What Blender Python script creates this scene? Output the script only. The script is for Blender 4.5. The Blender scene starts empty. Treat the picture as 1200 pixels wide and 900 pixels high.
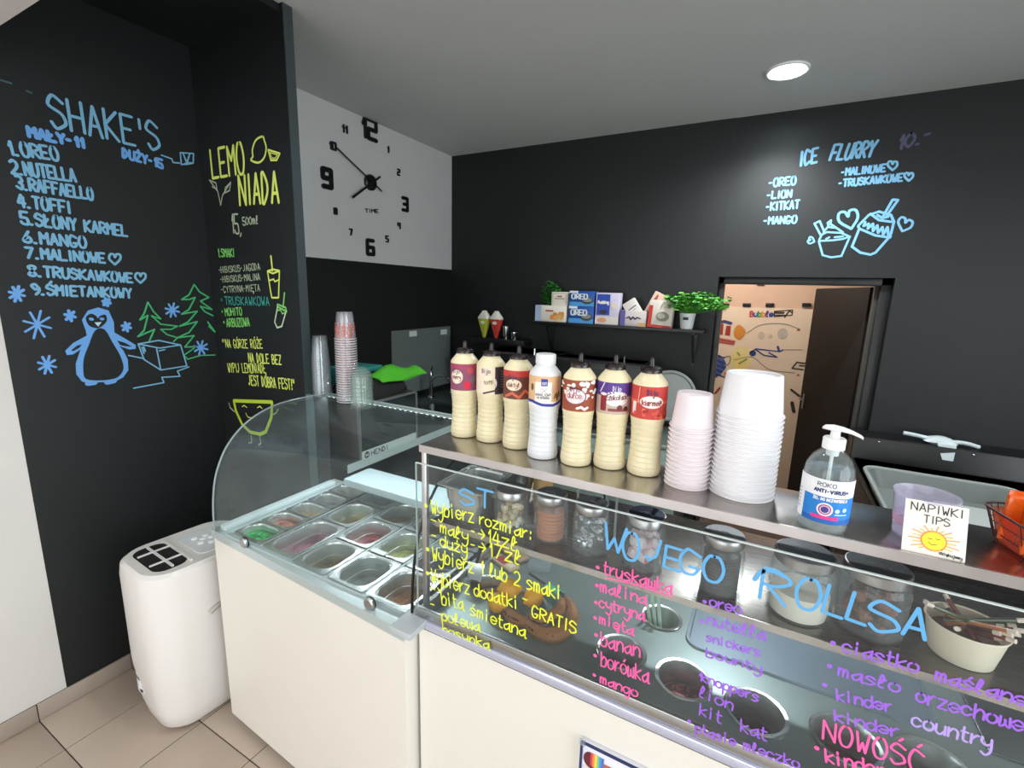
import bpy, math, random
from math import sin, cos, pi, radians, hypot, atan2, sqrt
from mathutils import Vector, Matrix
random.seed(7)
S = bpy.context.scene
COL = S.collection
# ---------------------------------------------------------------- camera
XR = 2.6
FPX = 553.85
CAMH = 1.83
VX = Vector((-1040, -135, FPX)); VZ = Vector((-75, 2850, FPX))
AX = -VX.normalized(); AZ = -VZ.normalized(); AY = AZ.cross(AX)   # world axes seen from the camera
cam = bpy.data.cameras.new('camera'); cam.sensor_width = 36; cam.lens = 36 * FPX / 1200
cam.clip_start = .02; cam.clip_end = 50
co = bpy.data.objects.new('camera', cam); COL.objects.link(co); S.camera = co
co.matrix_world = Matrix(((AX.x, -AX.y, -AX.z, 0), (AY.x, -AY.y, -AY.z, 0), (AZ.x, -AZ.y, -AZ.z, CAMH), (0, 0, 0, 1)))
S.view_settings.view_transform = 'Standard'; S.view_settings.look = 'None'; S.view_settings.gamma = 1
S.view_settings.use_curve_mapping = False
S.view_settings.exposure = 0.0
S.cycles.transparent_max_bounces = 32
S.cycles.max_bounces = 10
S.cycles.glossy_bounces = 5
S.cycles.sample_clamp_indirect = 6
# ---------------------------------------------------------------- light
w = bpy.data.worlds.new('world'); S.world = w; w.use_nodes = True
w.node_tree.nodes['Background'].inputs[0].default_value = (.80, .88, 1, 1)
w.node_tree.nodes['Background'].inputs[1].default_value = 1.6

def area(name, loc, rot, sx, sy, power, color=(1, 1, 1), spread=180):
    l = bpy.data.lights.new(name, 'AREA'); l.shape = 'RECTANGLE'; l.size = sx; l.size_y = sy
    l.energy = power; l.color = color; l.spread = radians(spread)
    o = bpy.data.objects.new(name, l); COL.objects.link(o); o.location = loc; o.rotation_euler = rot
    return o
area('daylight_shopfront', (-.7, -2.55, 1.5), (radians(90), 0, 0), 3.2, 2.3, 56, (1.0, .965, .93))
area('added_side_light', (XR + .02, -.2, 1.6), (radians(90), 0, radians(90)), 3.0, 1.9, 74, (.90, .96, 1.0))  # added side light, unseen, to brighten the clock wall and left wall
def downlight(name, loc, power, size=75, color=(.93, .97, 1)):
    l = bpy.data.lights.new(name, 'SPOT'); l.energy = power; l.spot_size = radians(size * 2); l.spot_blend = .8
    l.shadow_soft_size = .06; l.color = color
    o = bpy.data.objects.new(name, l); COL.objects.link(o); o.location = loc
    return o
downlight('downlight_lamp', (-.073, 2.95, 2.915), 150)
downlight('downlight_lamp', (1.9, 2.2, 2.915), 45)
downlight('downlight_lamp', (.9, 1.15, 2.915), 24)
downlight('downlight_lamp', (-1.0, .95, 2.915), 34)
l = bpy.data.lights.new('storeroom_bulb', 'POINT'); l.energy = 40; l.color = (1, .92, .84); l.shadow_soft_size = .1
o = bpy.data.objects.new('storeroom_bulb', l); COL.objects.link(o); o.location = (-.4, 4.3, 2.5)

# ---------------------------------------------------------------- pixel of the photograph -> point on a plane
def ray(px, py):
    c = Vector((px - 600, py - 450, FPX))
    return Vector((AX.dot(c), AY.dot(c), AZ.dot(c)))
def onz(px, py, z):
    d = ray(px, py); t = (z - CAMH) / d.z; return Vector((d.x * t, d.y * t, z))
def ony(px, py, Y):
    d = ray(px, py); t = Y / d.y; return Vector((d.x * t, Y, CAMH + d.z * t))
def onx(px, py, X):
    d = ray(px, py); t = X / d.x; return Vector((X, d.y * t, CAMH + d.z * t))

# ---------------------------------------------------------------- materials
_m = {}
def hexc(h):
    h = h.lstrip('#'); v = [int(h[i:i + 2], 16) / 255 for i in (0, 2, 4)]
    return tuple((c / 12.92 if c <= .04045 else ((c + .055) / 1.055) ** 2.4) for c in v) + (1,)
def M(col, rough=.5, metal=0., var=.06, scale=30., bump=0., spec=.5, emit=0., coat=0., key=None):
    k = key or (col, rough, metal, var, scale, bump, spec, emit, coat)
    if k in _m: return _m[k]
    m = bpy.data.materials.new('mat_' + str(len(_m))); m.use_nodes = True
    N = m.node_tree.nodes; L = m.node_tree.links; p = N['Principled BSDF']
    c = hexc(col) if isinstance(col, str) else tuple(col) + (1,)
    p.inputs['Roughness'].default_value = rough; p.inputs['Metallic'].default_value = metal
    p.inputs['Specular IOR Level'].default_value = spec
    p.inputs['Coat Weight'].default_value = coat
    tc = N.new('ShaderNodeTexCoord'); no = N.new('ShaderNodeTexNoise'); no.inputs['Scale'].default_value = scale
    no.inputs['Detail'].default_value = 3
    L.new(tc.outputs['Object'], no.inputs['Vector'])
    mx = N.new('ShaderNodeMix'); mx.data_type = 'RGBA'
    mx.inputs[6].default_value = tuple(max(0, x * (1 - var)) for x in c[:3]) + (1,)
    mx.inputs[7].default_value = tuple(min(1, x * (1 + var)) for x in c[:3]) + (1,)
    L.new(no.outputs['Fac'], mx.inputs[0]); L.new(mx.outputs[2], p.inputs['Base Color'])
    if bump:
        b = N.new('ShaderNodeBump'); b.inputs['Strength'].default_value = bump; b.inputs['Distance'].default_value = .002
        L.new(no.outputs['Fac'], b.inputs['Height']); L.new(b.outputs[0], p.inputs['Normal'])
    if emit:
        p.inputs['Emission Color'].default_value = c; p.inputs['Emission Strength'].default_value = emit
    _m[k] = m; return m
def steel(col='#b9bcbc', rough=.28, aniso=(1, 60, 1), key=None):
    k = ('steel', col, rough, aniso)
    if k in _m: return _m[k]
    m = M(col, rough, 1., .05, 20, key=k)
    N = m.node_tree.nodes; L = m.node_tree.links
    mp = N.new('ShaderNodeMapping'); mp.inputs['Scale'].default_value = aniso
    tc = N.new('ShaderNodeTexCoord'); n2 = N.new('ShaderNodeTexNoise'); n2.inputs['Scale'].default_value = 14
    L.new(tc.outputs['Object'], mp.inputs[0]); L.new(mp.outputs[0], n2.inputs['Vector'])
    mr = N.new('ShaderNodeMapRange'); mr.inputs[3].default_value = rough * .75; mr.inputs[4].default_value = rough * 1.3
    L.new(n2.outputs['Fac'], mr.inputs[0]); L.new(mr.outputs[0], N['Principled BSDF'].inputs['Roughness'])
    return m
def glass(tint=(.96, .985, .975), ior=1.45, haze=0., hazec=(.9, .95, .95), rough=.02):
    k = ('glass', tint, ior, haze, hazec, rough)
    if k in _m: return _m[k]
    m = bpy.data.materials.new('mat_glass_' + str(len(_m))); m.use_nodes = True
    N = m.node_tree.nodes; L = m.node_tree.links
    for n in list(N):
        if n.type == 'BSDF_PRINCIPLED': N.remove(n)
    out = [n for n in N if n.type == 'OUTPUT_MATERIAL'][0]
    tr = N.new('ShaderNodeBsdfTransparent'); tr.inputs[0].default_value = tuple(tint) + (1,)
    gl = N.new('ShaderNodeBsdfGlossy'); gl.inputs['Roughness'].default_value = rough
    fr = N.new('ShaderNodeFresnel'); fr.inputs[0].default_value = ior
    ge = N.new('ShaderNodeNewGeometry'); iv = N.new('ShaderNodeMath'); iv.operation = 'SUBTRACT'; iv.inputs[0].default_value = 1; L.new(ge.outputs['Backfacing'], iv.inputs[1])
    mu = N.new('ShaderNodeMath'); mu.operation = 'MULTIPLY'; L.new(fr.outputs[0], mu.inputs[0]); L.new(iv.outputs[0], mu.inputs[1])
    mx = N.new('ShaderNodeMixShader'); L.new(mu.outputs[0], mx.inputs[0]); L.new(tr.outputs[0], mx.inputs[1]); L.new(gl.outputs[0], mx.inputs[2])
    last = mx
    if haze:
        df = N.new('ShaderNodeBsdfDiffuse'); df.inputs[0].default_value = tuple(hazec) + (1,)
        tc = N.new('ShaderNodeTexCoord'); no = N.new('ShaderNodeTexNoise'); no.inputs['Scale'].default_value = 6
        L.new(tc.outputs['Object'], no.inputs['Vector'])
        mt = N.new('ShaderNodeMath'); mt.operation = 'MULTIPLY'; mt.inputs[1].default_value = haze * 2
        L.new(no.outputs['Fac'], mt.inputs[0])
        m2 = N.new('ShaderNodeMixShader'); L.new(mt.outputs[0], m2.inputs[0]); L.new(mx.outputs[0], m2.inputs[1]); L.new(df.outputs[0], m2.inputs[2]); last = m2
    L.new(last.outputs[0], out.inputs[0])
    _m[k] = m; return m
GL = glass()
STEEL = steel(); STEEL_D = steel('#8d9090', .32); STEEL_W = steel('#a9acac', .3, (60, 1, 1))

# ---------------------------------------------------------------- mesh builder
def rr(z, cx, cy, hx, hy, r, n=4):
    r = min(r, hx, hy); P = []
    for sx, sy, a0 in ((1, 1, 0), (-1, 1, 90), (-1, -1, 180), (1, -1, 270)):
        for i in range(n + 1):
            a = radians(a0 + 90 * i / n)
            P.append((cx + sx * (hx - r) + r * cos(a), cy + sy * (hy - r) + r * sin(a), z))
    return P
def smooth_pts(P, n=6, closed=False):
    out = []; N = len(P)
    P = [Vector(p) for p in P]
    rng = range(N if closed else N - 1)
    for i in rng:
        p0 = P[(i - 1) % N] if (closed or i > 0) else P[0] * 2 - P[1]
        p1 = P[i]; p2 = P[(i + 1) % N]
        p3 = P[(i + 2) % N] if (closed or i + 2 < N) else P[-1] * 2 - P[-2]
        for k in range(n):
            t = k / n
            out.append(.5 * ((2 * p1) + (p2 - p0) * t + (2 * p0 - 5 * p1 + 4 * p2 - p3) * t * t + (3 * p1 - p0 - 3 * p2 + p3) * t ** 3))
    if not closed: out.append(P[-1])
    return out
class MB:
    def __init__(s): s.v = []; s.f = []; s.mi = []; s.mats = []
    def mat(s, m):
        if m not in s.mats: s.mats.append(m)
        return s.mats.index(m)
    def add(s, V, F, m, X=None):
        b = len(s.v); k = s.mat(m)
        for p in V:
            p = Vector(p)
            if X is not None: p = X @ p
            s.v.append(p)
        for f in F: s.f.append([i + b for i in f]); s.mi.append(k)
        return s
    def box(s, x0, x1, y0, y1, z0, z1, m, r=0., X=None):
        if r <= 0:
            V = [(x, y, z) for z in (z0, z1) for y in (y0, y1) for x in (x0, x1)]
            F = [(0, 2, 3, 1), (4, 5, 7, 6), (0, 1, 5, 4), (2, 6, 7, 3), (0, 4, 6, 2), (1, 3, 7, 5)]
            return s.add(V, F, m, X)
        cx, cy, hx, hy = (x0 + x1) / 2, (y0 + y1) / 2, (x1 - x0) / 2, (y1 - y0) / 2
        q = r * .3
        return s.loft([rr(z0, cx, cy, hx - r, hy - r, r, 3), rr(z0 + q, cx, cy, hx - q, hy - q, r, 3), rr(z0 + r, cx, cy, hx, hy, r, 3),
                       rr(z1 - r, cx, cy, hx, hy, r, 3), rr(z1 - q, cx, cy, hx - q, hy - q, r, 3), rr(z1, cx, cy, hx - r, hy - r, r, 3)], m, X=X)
    def loft(s, R, m, cap0=True, cap1=True, X=None, closed=False):
        n = len(R[0]); V = [p for r in R for p in r]; F = []
        K = len(R)
        for i in range(K if closed else K - 1):
            a = i * n; b = ((i + 1) % K) * n
            for j in range(n):
                F.append((a + j, a + (j + 1) % n, b + (j + 1) % n, b + j))
        if cap0 and not closed: F.append(tuple(range(n - 1, -1, -1)))
        if cap1 and not closed: F.append(tuple(range((K - 1) * n, K * n)))
        return s.add(V, F, m, X)
    def lathe(s, prof, m, n=28, X=None, cap=True, sq=1.):
        R = [[(max(r, 1e-4) * cos(2 * pi * i / n), max(r, 1e-4) * sq * sin(2 * pi * i / n), z) for i in range(n)] for r, z in prof]
        return s.loft(R, m, cap, cap, X)
    def tube(s, P, r, m, n=8, closed=False, X=None, r1=None, sm=0):
        if sm: P = smooth_pts(P, sm, closed)
        P = [Vector(p) for p in P]; R = []; N = len(P); up = None
        for i, p in enumerate(P):
            a = P[(i - 1) % N] if (closed or i) else P[0]; b = P[(i + 1) % N] if (closed or i < N - 1) else P[-1]
            t = (b - a).normalized()
            if up is None: up = Vector((0, 0, 1)) if abs(t.z) < .9 else Vector((1, 0, 0))
            u = (up - t * up.dot(t)).normalized(); up = u; v = t.cross(u)
            rr_ = r(i / (N - 1)) if callable(r) else (r if r1 is None else r + (r1 - r) * i / (N - 1))
            R.append([p + (u * cos(2 * pi * k / n) + v * sin(2 * pi * k / n)) * rr_ for k in range(n)])
        return s.loft(R, m, True, True, X, closed)
    def blob(s, c, rx, ry, rz, m, n=10, k=6, X=None, jit=0.):
        c = Vector(c); V = []; F = []
        for i in range(1, k):
            a = pi * i / k
            for j in range(n):
                b = 2 * pi * j / n; q = 1 + random.uniform(-jit, jit)
                V.append(c + Vector((rx * sin(a) * cos(b) * q, ry * sin(a) * sin(b) * q, rz * cos(a) * q)))
        V.append(c + Vector((0, 0, rz))); V.append(c - Vector((0, 0, rz)))
        t = len(V) - 2; b_ = len(V) - 1
        for i in range(k - 2):
            for j in range(n): F.append((i * n + j, (i + 1) * n + j, (i + 1) * n + (j + 1) % n, i * n + (j + 1) % n))
        for j in range(n):
            F.append((t, j, (j + 1) % n)); F.append((b_, (k - 2) * n + (j + 1) % n, (k - 2) * n + j))
        return s.add(V, F, m, X)
    def obj(s, name, parent=None, smooth=35, loc=None, rz=0, **kw):
        me = bpy.data.meshes.new(name); me.from_pydata([tuple(p) for p in s.v], [], s.f)
        for m in s.mats: me.materials.append(m)
        me.polygons.foreach_set('material_index', s.mi)
        if smooth:
            me.polygons.foreach_set('use_smooth', [True] * len(s.f)); me.set_sharp_from_angle(angle=radians(smooth))
        me.update()
        o = bpy.data.objects.new(name, me); COL.objects.link(o)
        if parent: o.parent = parent
        if loc is not None: o.location = loc
        o.rotation_euler.z = rz
        for k, v in kw.items(): o[k] = v
        return o
def T(name, label, cat, loc=(0, 0, 0), rz=0, group=None, rot=None):
    o = bpy.data.objects.new(name, None); COL.objects.link(o); o.location = loc; o.rotation_euler = rot or (0, 0, rz)
    o.empty_display_size = .02
    o['label'] = label; o['category'] = cat
    if group: o['group'] = group
    return o
def copy_tree(o, loc, rz, label, group=None):
    def cp(x, par):
        c = x.copy(); COL.objects.link(c); c.parent = par
        for ch in kids.get(x.name, []): cp(ch, c)
        return c
    kids = {}
    for x in COL.objects:
        if x.parent: kids.setdefault(x.parent.name, []).append(x)
    r = cp(o, None); r.location = loc; r.rotation_euler.z = rz; r['label'] = label
    if group: r['group'] = group
    return r
def plate(outline, holes, thick, name, m, parent=None, **kw):
    """flat plate in XY with holes, top at z=0"""
    import bmesh
    bm = bmesh.new(); loops = []; edges = []
    for P in [outline] + holes:
        vs = [bm.verts.new((p[0], p[1], 0)) for p in P]; loops.append(len(vs))
        edges += [bm.edges.new((vs[k], vs[(k + 1) % len(vs)])) for k in range(len(vs))]
    bmesh.ops.triangle_fill(bm, use_beauty=True, use_dissolve=False, edges=edges, normal=(0, 0, 1))
    bm.verts.index_update(); V = [v.co.copy() for v in bm.verts]; F = [[v.index for v in f.verts] for f in bm.faces]; bm.free()
    n = len(V); mb = MB(); sides = []; b = 0
    for k in loops:
        sides += [(b + q, b + (q + 1) % k, n + b + (q + 1) % k, n + b + q) for q in range(k)]; b += k
    mb.add(V + [Vector((v.x, v.y, -thick)) for v in V], F + [[n + q for q in reversed(f)] for f in F] + sides, m)
    return mb.obj(name, parent, **kw)
def circ(cx, cy, r, n=32): return [(cx + r * cos(2 * pi * i / n), cy + r * sin(2 * pi * i / n)) for i in range(n)]

# ---------------------------------------------------------------- pen lettering
G = {
'A': '03 29 43|15 35', 'B': '03 09|~09 29 38 37 26 06|~06 26 45 44 23 03', 'C': '~48 29 19 07 05 13 23 44', 'D': '03 09|~09 19 37 35 13 03',
'E': '49 09 03 43|06 36', 'F': '49 09 03|06 36', 'G': '~48 29 19 07 05 13 33 45|45 25', 'H': '03 09|43 49|06 46', 'I': '13 19', 'J': '~39 35 24 13 04',
'K': '03 09|49 06 43', 'L': '09 03 43', 'M': '03 09 26 49 43', 'N': '03 09 43 49', 'O': '~29 19 07 05 13 33 45 47 39 29', 'P': '03 09|~09 29 48 47 26 06',
'R': '03 09|~09 29 48 47 26 06|16 43', 'S': '~48 29 19 08 07 36 45 44 23 13 04', 'T': '09 49|29 23', 'U': '~09 05 13 33 45 49', 'V': '09 23 49',
'W': '09 13 26 33 49', 'X': '09 43|03 49', 'Y': '09 26 49|26 23', 'Z': '09 49 03 43',
'1': '17 29 23', '2': '~08 29 48 46 03|03 43', '3': '~09 39 47 26|~26 45 33 04', '4': '29 05 45|38 33', '5': '49 09 06|~06 36 45 43 13 04', '6': '~39 16 04 23 44 36 15',
'7': '09 49 13', '8': '~26 08 29 48 26 04 23 44 26', '9': '~47 29 08 26 47 45 23', '0': '~29 07 05 23 45 47 29',
'-': '06 26', '.': '03 13', ',': '13 02', ':': '13 14|16 17', '!': '19 15|13 14', '"': '09 07|29 27', "'": '19 17', '+': '06 46|28 24', '*': '~06 16 17 07 06', ' ': '',
'a': '~47 26 05 04 13 34 47|~47 43 53', 'b': '09 03|~03 33 45 46 27 05', 'c': '~46 27 06 04 23 44', 'd': '~46 27 06 04 23 45|49 43', 'e': '~05 45 46 27 06 04 23 44',
'f': '~48 39 28 23|07 47', 'g': '~46 27 06 04 23 45|~47 42 30 11', 'h': '09 03|~05 27 46 43', 'i': '17 13|19 18', 'j': '~27 21 10 01|29 28', 'k': '09 03|47 05 43', 'l': '~15 28 19 04 13 23',
'm': '03 07|~05 17 26 23|~25 37 46 43', 'n': '03 07|~05 27 46 43', 'o': '~27 06 04 23 44 46 27', 'p': '07 00|~05 27 46 44 23 04', 'r': '03 07|~05 27 37', 's': '~46 27 06 25 44 23 03',
't': '~19 14 23 33|07 37', 'u': '~07 04 23 45|47 43', 'v': '07 23 47', 'w': '~07 03 24 26|~24 43 47', 'x': '07 43|03 47', 'y': '~07 05 24 45|~47 42 20 01', 'z': '07 47 03 43',
'>': '06 46|28 46 24', }
DIA = {'Ł': ('L', '05 27'), 'Ś': ('S', '2a 3b'), 'Ó': ('O', '2a 3b'), 'Ę': ('E', '~43 32 31 42'), 'Ż': ('Z', '2a 2b'), 'Ć': ('C', '2a 3b'), 'ł': ('l', '05 37'), 'ś': ('s', '28 39'),
       'ż': ('z', '28 29'), 'ó': ('o', '28 39'), 'ę': ('e', '~43 32 31 42'), 'ą': ('a', '~43 32 31 42')}
def glyph(c):
    ex = ''
    if c in DIA: c, ex = DIA[c]
    g = G.get(c, G.get(c.upper(), ''))
    if ex: g += '|' + ex
    st = []
    for t in g.split('|'):
        if not t: continue
        sm = t[0] == '~'; t = t.lstrip('~')
        P = [Vector((int(q[0], 16), int(q[1], 16) - 3, 0)) for q in t.split()]
        st.append(smooth_pts(P, 4) if sm else P)
    wd = 2 if c in "I1.,:!'" else (3 if c in 'ijl-rtf' else (3 if c == ' ' else 4))
    if c == 'm': wd = 4.6
    return st, wd
def layout(s):
    x = 0; out = []
    for c in s:
        st, wd = glyph(c)
        for P in st: out.append([(p.x + x, p.y) for p in P])
        x += wd + 1.5
    return out, max(x - 1.5, 1)
def plane_y(Y): return lambda u, v, w: Vector((u, Y - w, v))
def plane_x(X): return lambda u, v, w: Vector((X + w, u, v))
def plane_z(Z): return lambda u, v, w: Vector((u, v, Z + w))
class Pen:
    """flat print on a surface: fn(u, v, w) -> point, w = height above the surface"""
    def __init__(s, fn, w0=.0006, px=None, dw=.00012, depth=0.): s.b = MB(); s.fn = fn; s.w = w0; s.dw = dw; s.px = px; s.depth = depth; s.back = False
    def up(s): s.w += s.dw
    def face(s, P, m):
        V = [s.fn(u, v, s.w) for u, v in P]; n = len(V)
        if s.depth:
            V += [s.fn(u, v, s.w - s.depth) for u, v in P]
            s.b.add(V, [tuple(range(n))] + [(i, i + n, (i + 1) % n + n, (i + 1) % n) for i in range(n)], m)
        else: s.b.add(V, [tuple(range(n))], m)
    def rect(s, u0, v0, u1, v1, m, n=1, k=1):
        for i in range(n):
            for j in range(k):
                a = u0 + (u1 - u0) * i / n; b = u0 + (u1 - u0) * (i + 1) / n; c = v0 + (v1 - v0) * j / k; d = v0 + (v1 - v0) * (j + 1) / k
                s.face([(a, c), (b, c), (b, d), (a, d)], m)
        s.up()
    def ell(s, cu, cv, ru, rv, m, n=20, rot=0, rings=1):
        for q in range(rings):
            r0 = q / rings; r1 = (q + 1) / rings
            for i in range(n):
                a = 2 * pi * i / n; b = 2 * pi * (i + 1) / n
                def pt(r, t):
                    x = ru * r * cos(t); y = rv * r * sin(t)
                    return (cu + x * cos(rot) - y * sin(rot), cv + x * sin(rot) + y * cos(rot))
                if q == 0: s.face([(cu, cv), pt(r1, a), pt(r1, b)], m)
                else: s.face([pt(r0, a), pt(r1, a), pt(r1, b), pt(r0, b)], m)
        s.up()
    def poly(s, P, m): s.face(P, m); s.up()
    def line(s, P, wd, m, caps=True, smooth=0, closed=False, seg=None):
        if smooth: P = [(p.x, p.y) for p in smooth_pts([Vector((a, b, 0)) for a, b in P], smooth, closed)] ; P = P + [P[0]] if closed else P
        h = wd / 2
        if seg:
            Q = []
            for i in range(len(P) - 1):
                k = max(1, int(hypot(P[i + 1][0] - P[i][0], P[i + 1][1] - P[i][1]) / seg))
                for j in range(k): Q.append((P[i][0] + (P[i + 1][0] - P[i][0]) * j / k, P[i][1] + (P[i + 1][1] - P[i][1]) * j / k))
            P = Q + [P[-1]]
        Q = [P[0]]
        for a in P[1:]:
            if hypot(a[0] - Q[-1][0], a[1] - Q[-1][1]) > 1e-6: Q.append(a)
        if len(Q) < 2: return
        run = [Q[0]]
        for i in range(1, len(Q)):
            run.append(Q[i])
            if i < len(Q) - 1:
                a = (Q[i][0] - Q[i - 1][0], Q[i][1] - Q[i - 1][1]); b = (Q[i + 1][0] - Q[i][0], Q[i + 1][1] - Q[i][1])
                if (a[0] * b[0] + a[1] * b[1]) < .2 * hypot(*a) * hypot(*b): s.ribbon(run, h, m, caps); run = [Q[i]]
        s.ribbon(run, h, m, caps)
    def ribbon(s, P, h, m, caps=True):
        def nrm(a, b):
            L = hypot(b[0] - a[0], b[1] - a[1]) or 1; return ((b[0] - a[0]) / L, (b[1] - a[1]) / L)
        s.k = (getattr(s, 'k', 0) + 1) % 9; wz = s.w + s.k * 2.5e-5
        W = [h] * len(P); P = list(P)
        if caps:
            t = nrm(P[0], P[1]); e = nrm(P[-2], P[-1])
            P = [(P[0][0] - t[0] * h * .8, P[0][1] - t[1] * h * .8)] + P + [(P[-1][0] + e[0] * h * .8, P[-1][1] + e[1] * h * .8)]; W = [h * .45] + W + [h * .45]
        A = []; B = []
        for i, p in enumerate(P):
            t0 = nrm(P[max(i - 1, 0)], P[max(i, 1)]); t1 = nrm(P[min(i, len(P) - 2)], P[min(i + 1, len(P) - 1)])
            n = (-(t0[1] + t1[1]) / 2, (t0[0] + t1[0]) / 2); q = max(n[0] ** 2 + n[1] ** 2, .3); n = (n[0] / q, n[1] / q)
            A.append((p[0] + n[0] * W[i], p[1] + n[1] * W[i])); B.append((p[0] - n[0] * W[i], p[1] - n[1] * W[i]))
        n = len(P); V = [s.fn(u, v, wz) for u, v in A + B]; F = [(i, n + i, n + i + 1, i + 1) for i in range(n - 1)]
        if s.depth:
            V += [s.fn(u, v, wz - s.depth) for u, v in A + B]; o = 2 * n
            F += [(i, i + 1, o + i + 1, o + i) for i in range(n - 1)] + [(n + i, o + n + i, o + n + i + 1, n + i + 1) for i in range(n - 1)]
            F += [(0, o, o + n, n), (n - 1, 2 * n - 1, o + 2 * n - 1, o + n - 1)]
        s.b.add(V, F, m)
    def text(s, t, u0, v0, u1, v1, h, wd, m, slant=0., jit=0., seg=None, caps=True):
        st, W = layout(t); L = hypot(u1 - u0, v1 - v0); ex, ey = (u1 - u0) / L, (v1 - v0) / L
        kx = L / W; ky = h / 6
        for P in st:
            j = random.uniform(-jit, jit)
            Q = []
            for x, y in P:
                X = x * kx + y * ky * slant; Y = y * ky + j * h
                Q.append((u0 + X * ex - Y * ey, v0 + X * ey + Y * ex))
            s.line(Q, wd, m, caps=caps, seg=seg)
        s.up()
    # the same in photograph pixels, carried over to the plane by s.px
    def uv(s, x, y): return s.px(x, y)
    def ptext(s, t, x0, y0, x1, y1, hp, wd, m, **k):
        a = s.uv(x0, y0); b = s.uv(x1, y1); c = s.uv(x0, y0 - hp)
        s.text(t, a[0], a[1], b[0], b[1], hypot(c[0] - a[0], c[1] - a[1]), wd, m, **k)
    def pline(s, P, wd, m, **k): s.line([s.uv(*p) for p in P], wd, m, **k)
    def ppoly(s, P, m, smooth=0):
        Q = [s.uv(*p) for p in P]
        if smooth: Q = [(p.x, p.y) for p in smooth_pts([Vector((a, b, 0)) for a, b in Q], smooth, True)]
        s.poly(Q, m)
    def obj(s, name, parent=None, **k): return s.b.obj(name, parent, smooth=0, **k)
def PY(Y):
    def f(x, y): p = ony(x, y, Y); return (p.x, p.z)
    return f
def PX(X):
    def f(x, y): p = onx(x, y, X); return (p.y, p.z)
    return f
def crop(x0, y0, k): return lambda *P: [(x0 + P[i] / k, y0 + P[i + 1] / k) for i in range(0, len(P), 2)]
INK = lambda c: M(c, .6, var=.1, scale=60)
# ================================================================ THE SETTING
XL, YP, XP, YB, ZC, XR, YF = -2.53, 1.424, -1.86, 3.502, 2.943, 2.6, -2.7
WHITE = M('#d9d6d0', .6, scale=4, var=.03, bump=.15)
CEIL = M('#c4c5c3', .75, scale=3, var=.03)
BLACK = M('#181b1c', .5, var=.14, scale=2.5, bump=.12, spec=.42)
BLACK2 = M('#161717', .46, var=.15, scale=3, bump=.1, spec=.45)
def struct(mb, name, parent=None, **k):
    o = mb.obj(name, parent, **k)
    if not parent: o['kind'] = 'structure'
    return o
# floor : tiles over a grout bed
GROUT = M('#4d4139', .9, scale=60)
TILE = M('#b8a899', .32, scale=5, var=.10, spec=.5, key='tile')
fl = struct(MB().box(-2.65, XR + .1, YF - .1, YB + 2.2, -.05, -.004, GROUT), 'floor')
tp = .3345; tx0, ty0 = -2.27 - tp, .545 - 8 * tp
tb = MB().box(.002, tp - .002, .002, tp - .002, -.004, 0, TILE, r=.0015)
t0 = None
for i in range(0, 16):
    for j in range(0, 18):
        x = tx0 + i * tp; y = ty0 + j * tp
        if t0 is None: t0 = tb.obj('tile', fl, loc=(x, y, 0)); o = t0
        else: o = t0.copy(); COL.objects.link(o); o.location = (x, y, 0)
        o.parent = fl
# left wall : white paint near the entrance, black chalkboard paint further in
wl = MB(); wl.box(XL - .1, XL, YF, .646, 0, ZC, WHITE); wl.box(XL - .1, XL, .646, YP + .02, 0, ZC, BLACK)
zsplit = onx(357, 295, XL).z; zs2 = onx(527, 320, XL).z
wi = MB(); wi.box(XL - .1, XL, YP + .02, YB + .1, 0, (zsplit + zs2) / 2, BLACK2); wi.box(XL - .1, XL, YP + .02, YB + .1, (zsplit + zs2) / 2, ZC, M('#d8d8d6', .62, scale=5, var=.03, bump=.1))
wl = MB(); wl.box(XL - .1, XL, YF, .646, 0, ZC, WHITE); wl.box(XL - .1, XL, .646, YP + .02, 0, ZC, BLACK)
wall_left = struct(wl, 'wall_left'); wall_inner = struct(wi, 'wall_inner')
wall_pier = struct(MB().box(XL, XP, YP, YP + .044, 0, ZC, BLACK), 'wall_pier')
struct(MB().box(XP, XP + .003, YP + .001, YP + .044, 0, ZC, M('#3c4648', .38, var=.05, spec=.6)), 'edge_strip', wall_pier, label='satin edge strip, ceiling reflection painted in grey blue')  # lighter grey blue paints the ceiling light reflected off the pier edge
# back wall with doorway
dL, dR, dT = ony(843, 325, YB).x, ony(1050, 325, YB).x, ony(950, 325, YB).z
wb = MB()
wb.box(XL - .1, dL - .004, YB, YB + .14, 0, ZC, BLACK); wb.box(dL - .004, dR, YB + .006, YB + .14, dT, ZC, BLACK); wb.box(dR, XR + .1, YB + .006, YB + .14, 0, ZC, BLACK)
wall_back = struct(wb, 'wall_back')
WR = M('#b9b6b0', .7, scale=4)
struct(MB().box(XR, XR + .1, YF, -1.75, 0, ZC, WR).box(XR, XR + .1, 1.35, YB + .1, 0, ZC, WR).box(XR, XR + .1, -1.75, 1.35, 0, .6, WR).box(XR, XR + .1, -1.75, 1.35, 2.6, ZC, WR), 'wall_right')
struct(MB().box(XR + .05, XR + .06, -1.75, 1.35, .6, 2.6, glass()), 'added_side_window')  # unseen window, added with its opening for the side light
wf = MB()
wf.box(XL - .1, -2.3, YF - .1, YF, 0, ZC, WHITE); wf.box(.95, XR + .1, YF - .1, YF, 0, ZC, WHITE); wf.box(-2.3, .95, YF - .1, YF, 2.65, ZC, WHITE); wf.box(-2.3, .95, YF - .1, YF, 0, .3, WHITE)
struct(wf, 'wall_front')
struct(MB().box(XL - .1, XR + .1, .646, YB + .1, ZC, ZC + .05, CEIL), 'ceiling')
struct(MB().box(XL, XP - .02, .646, YP, ZC - .03, ZC, BLACK), 'trim_2')
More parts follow.
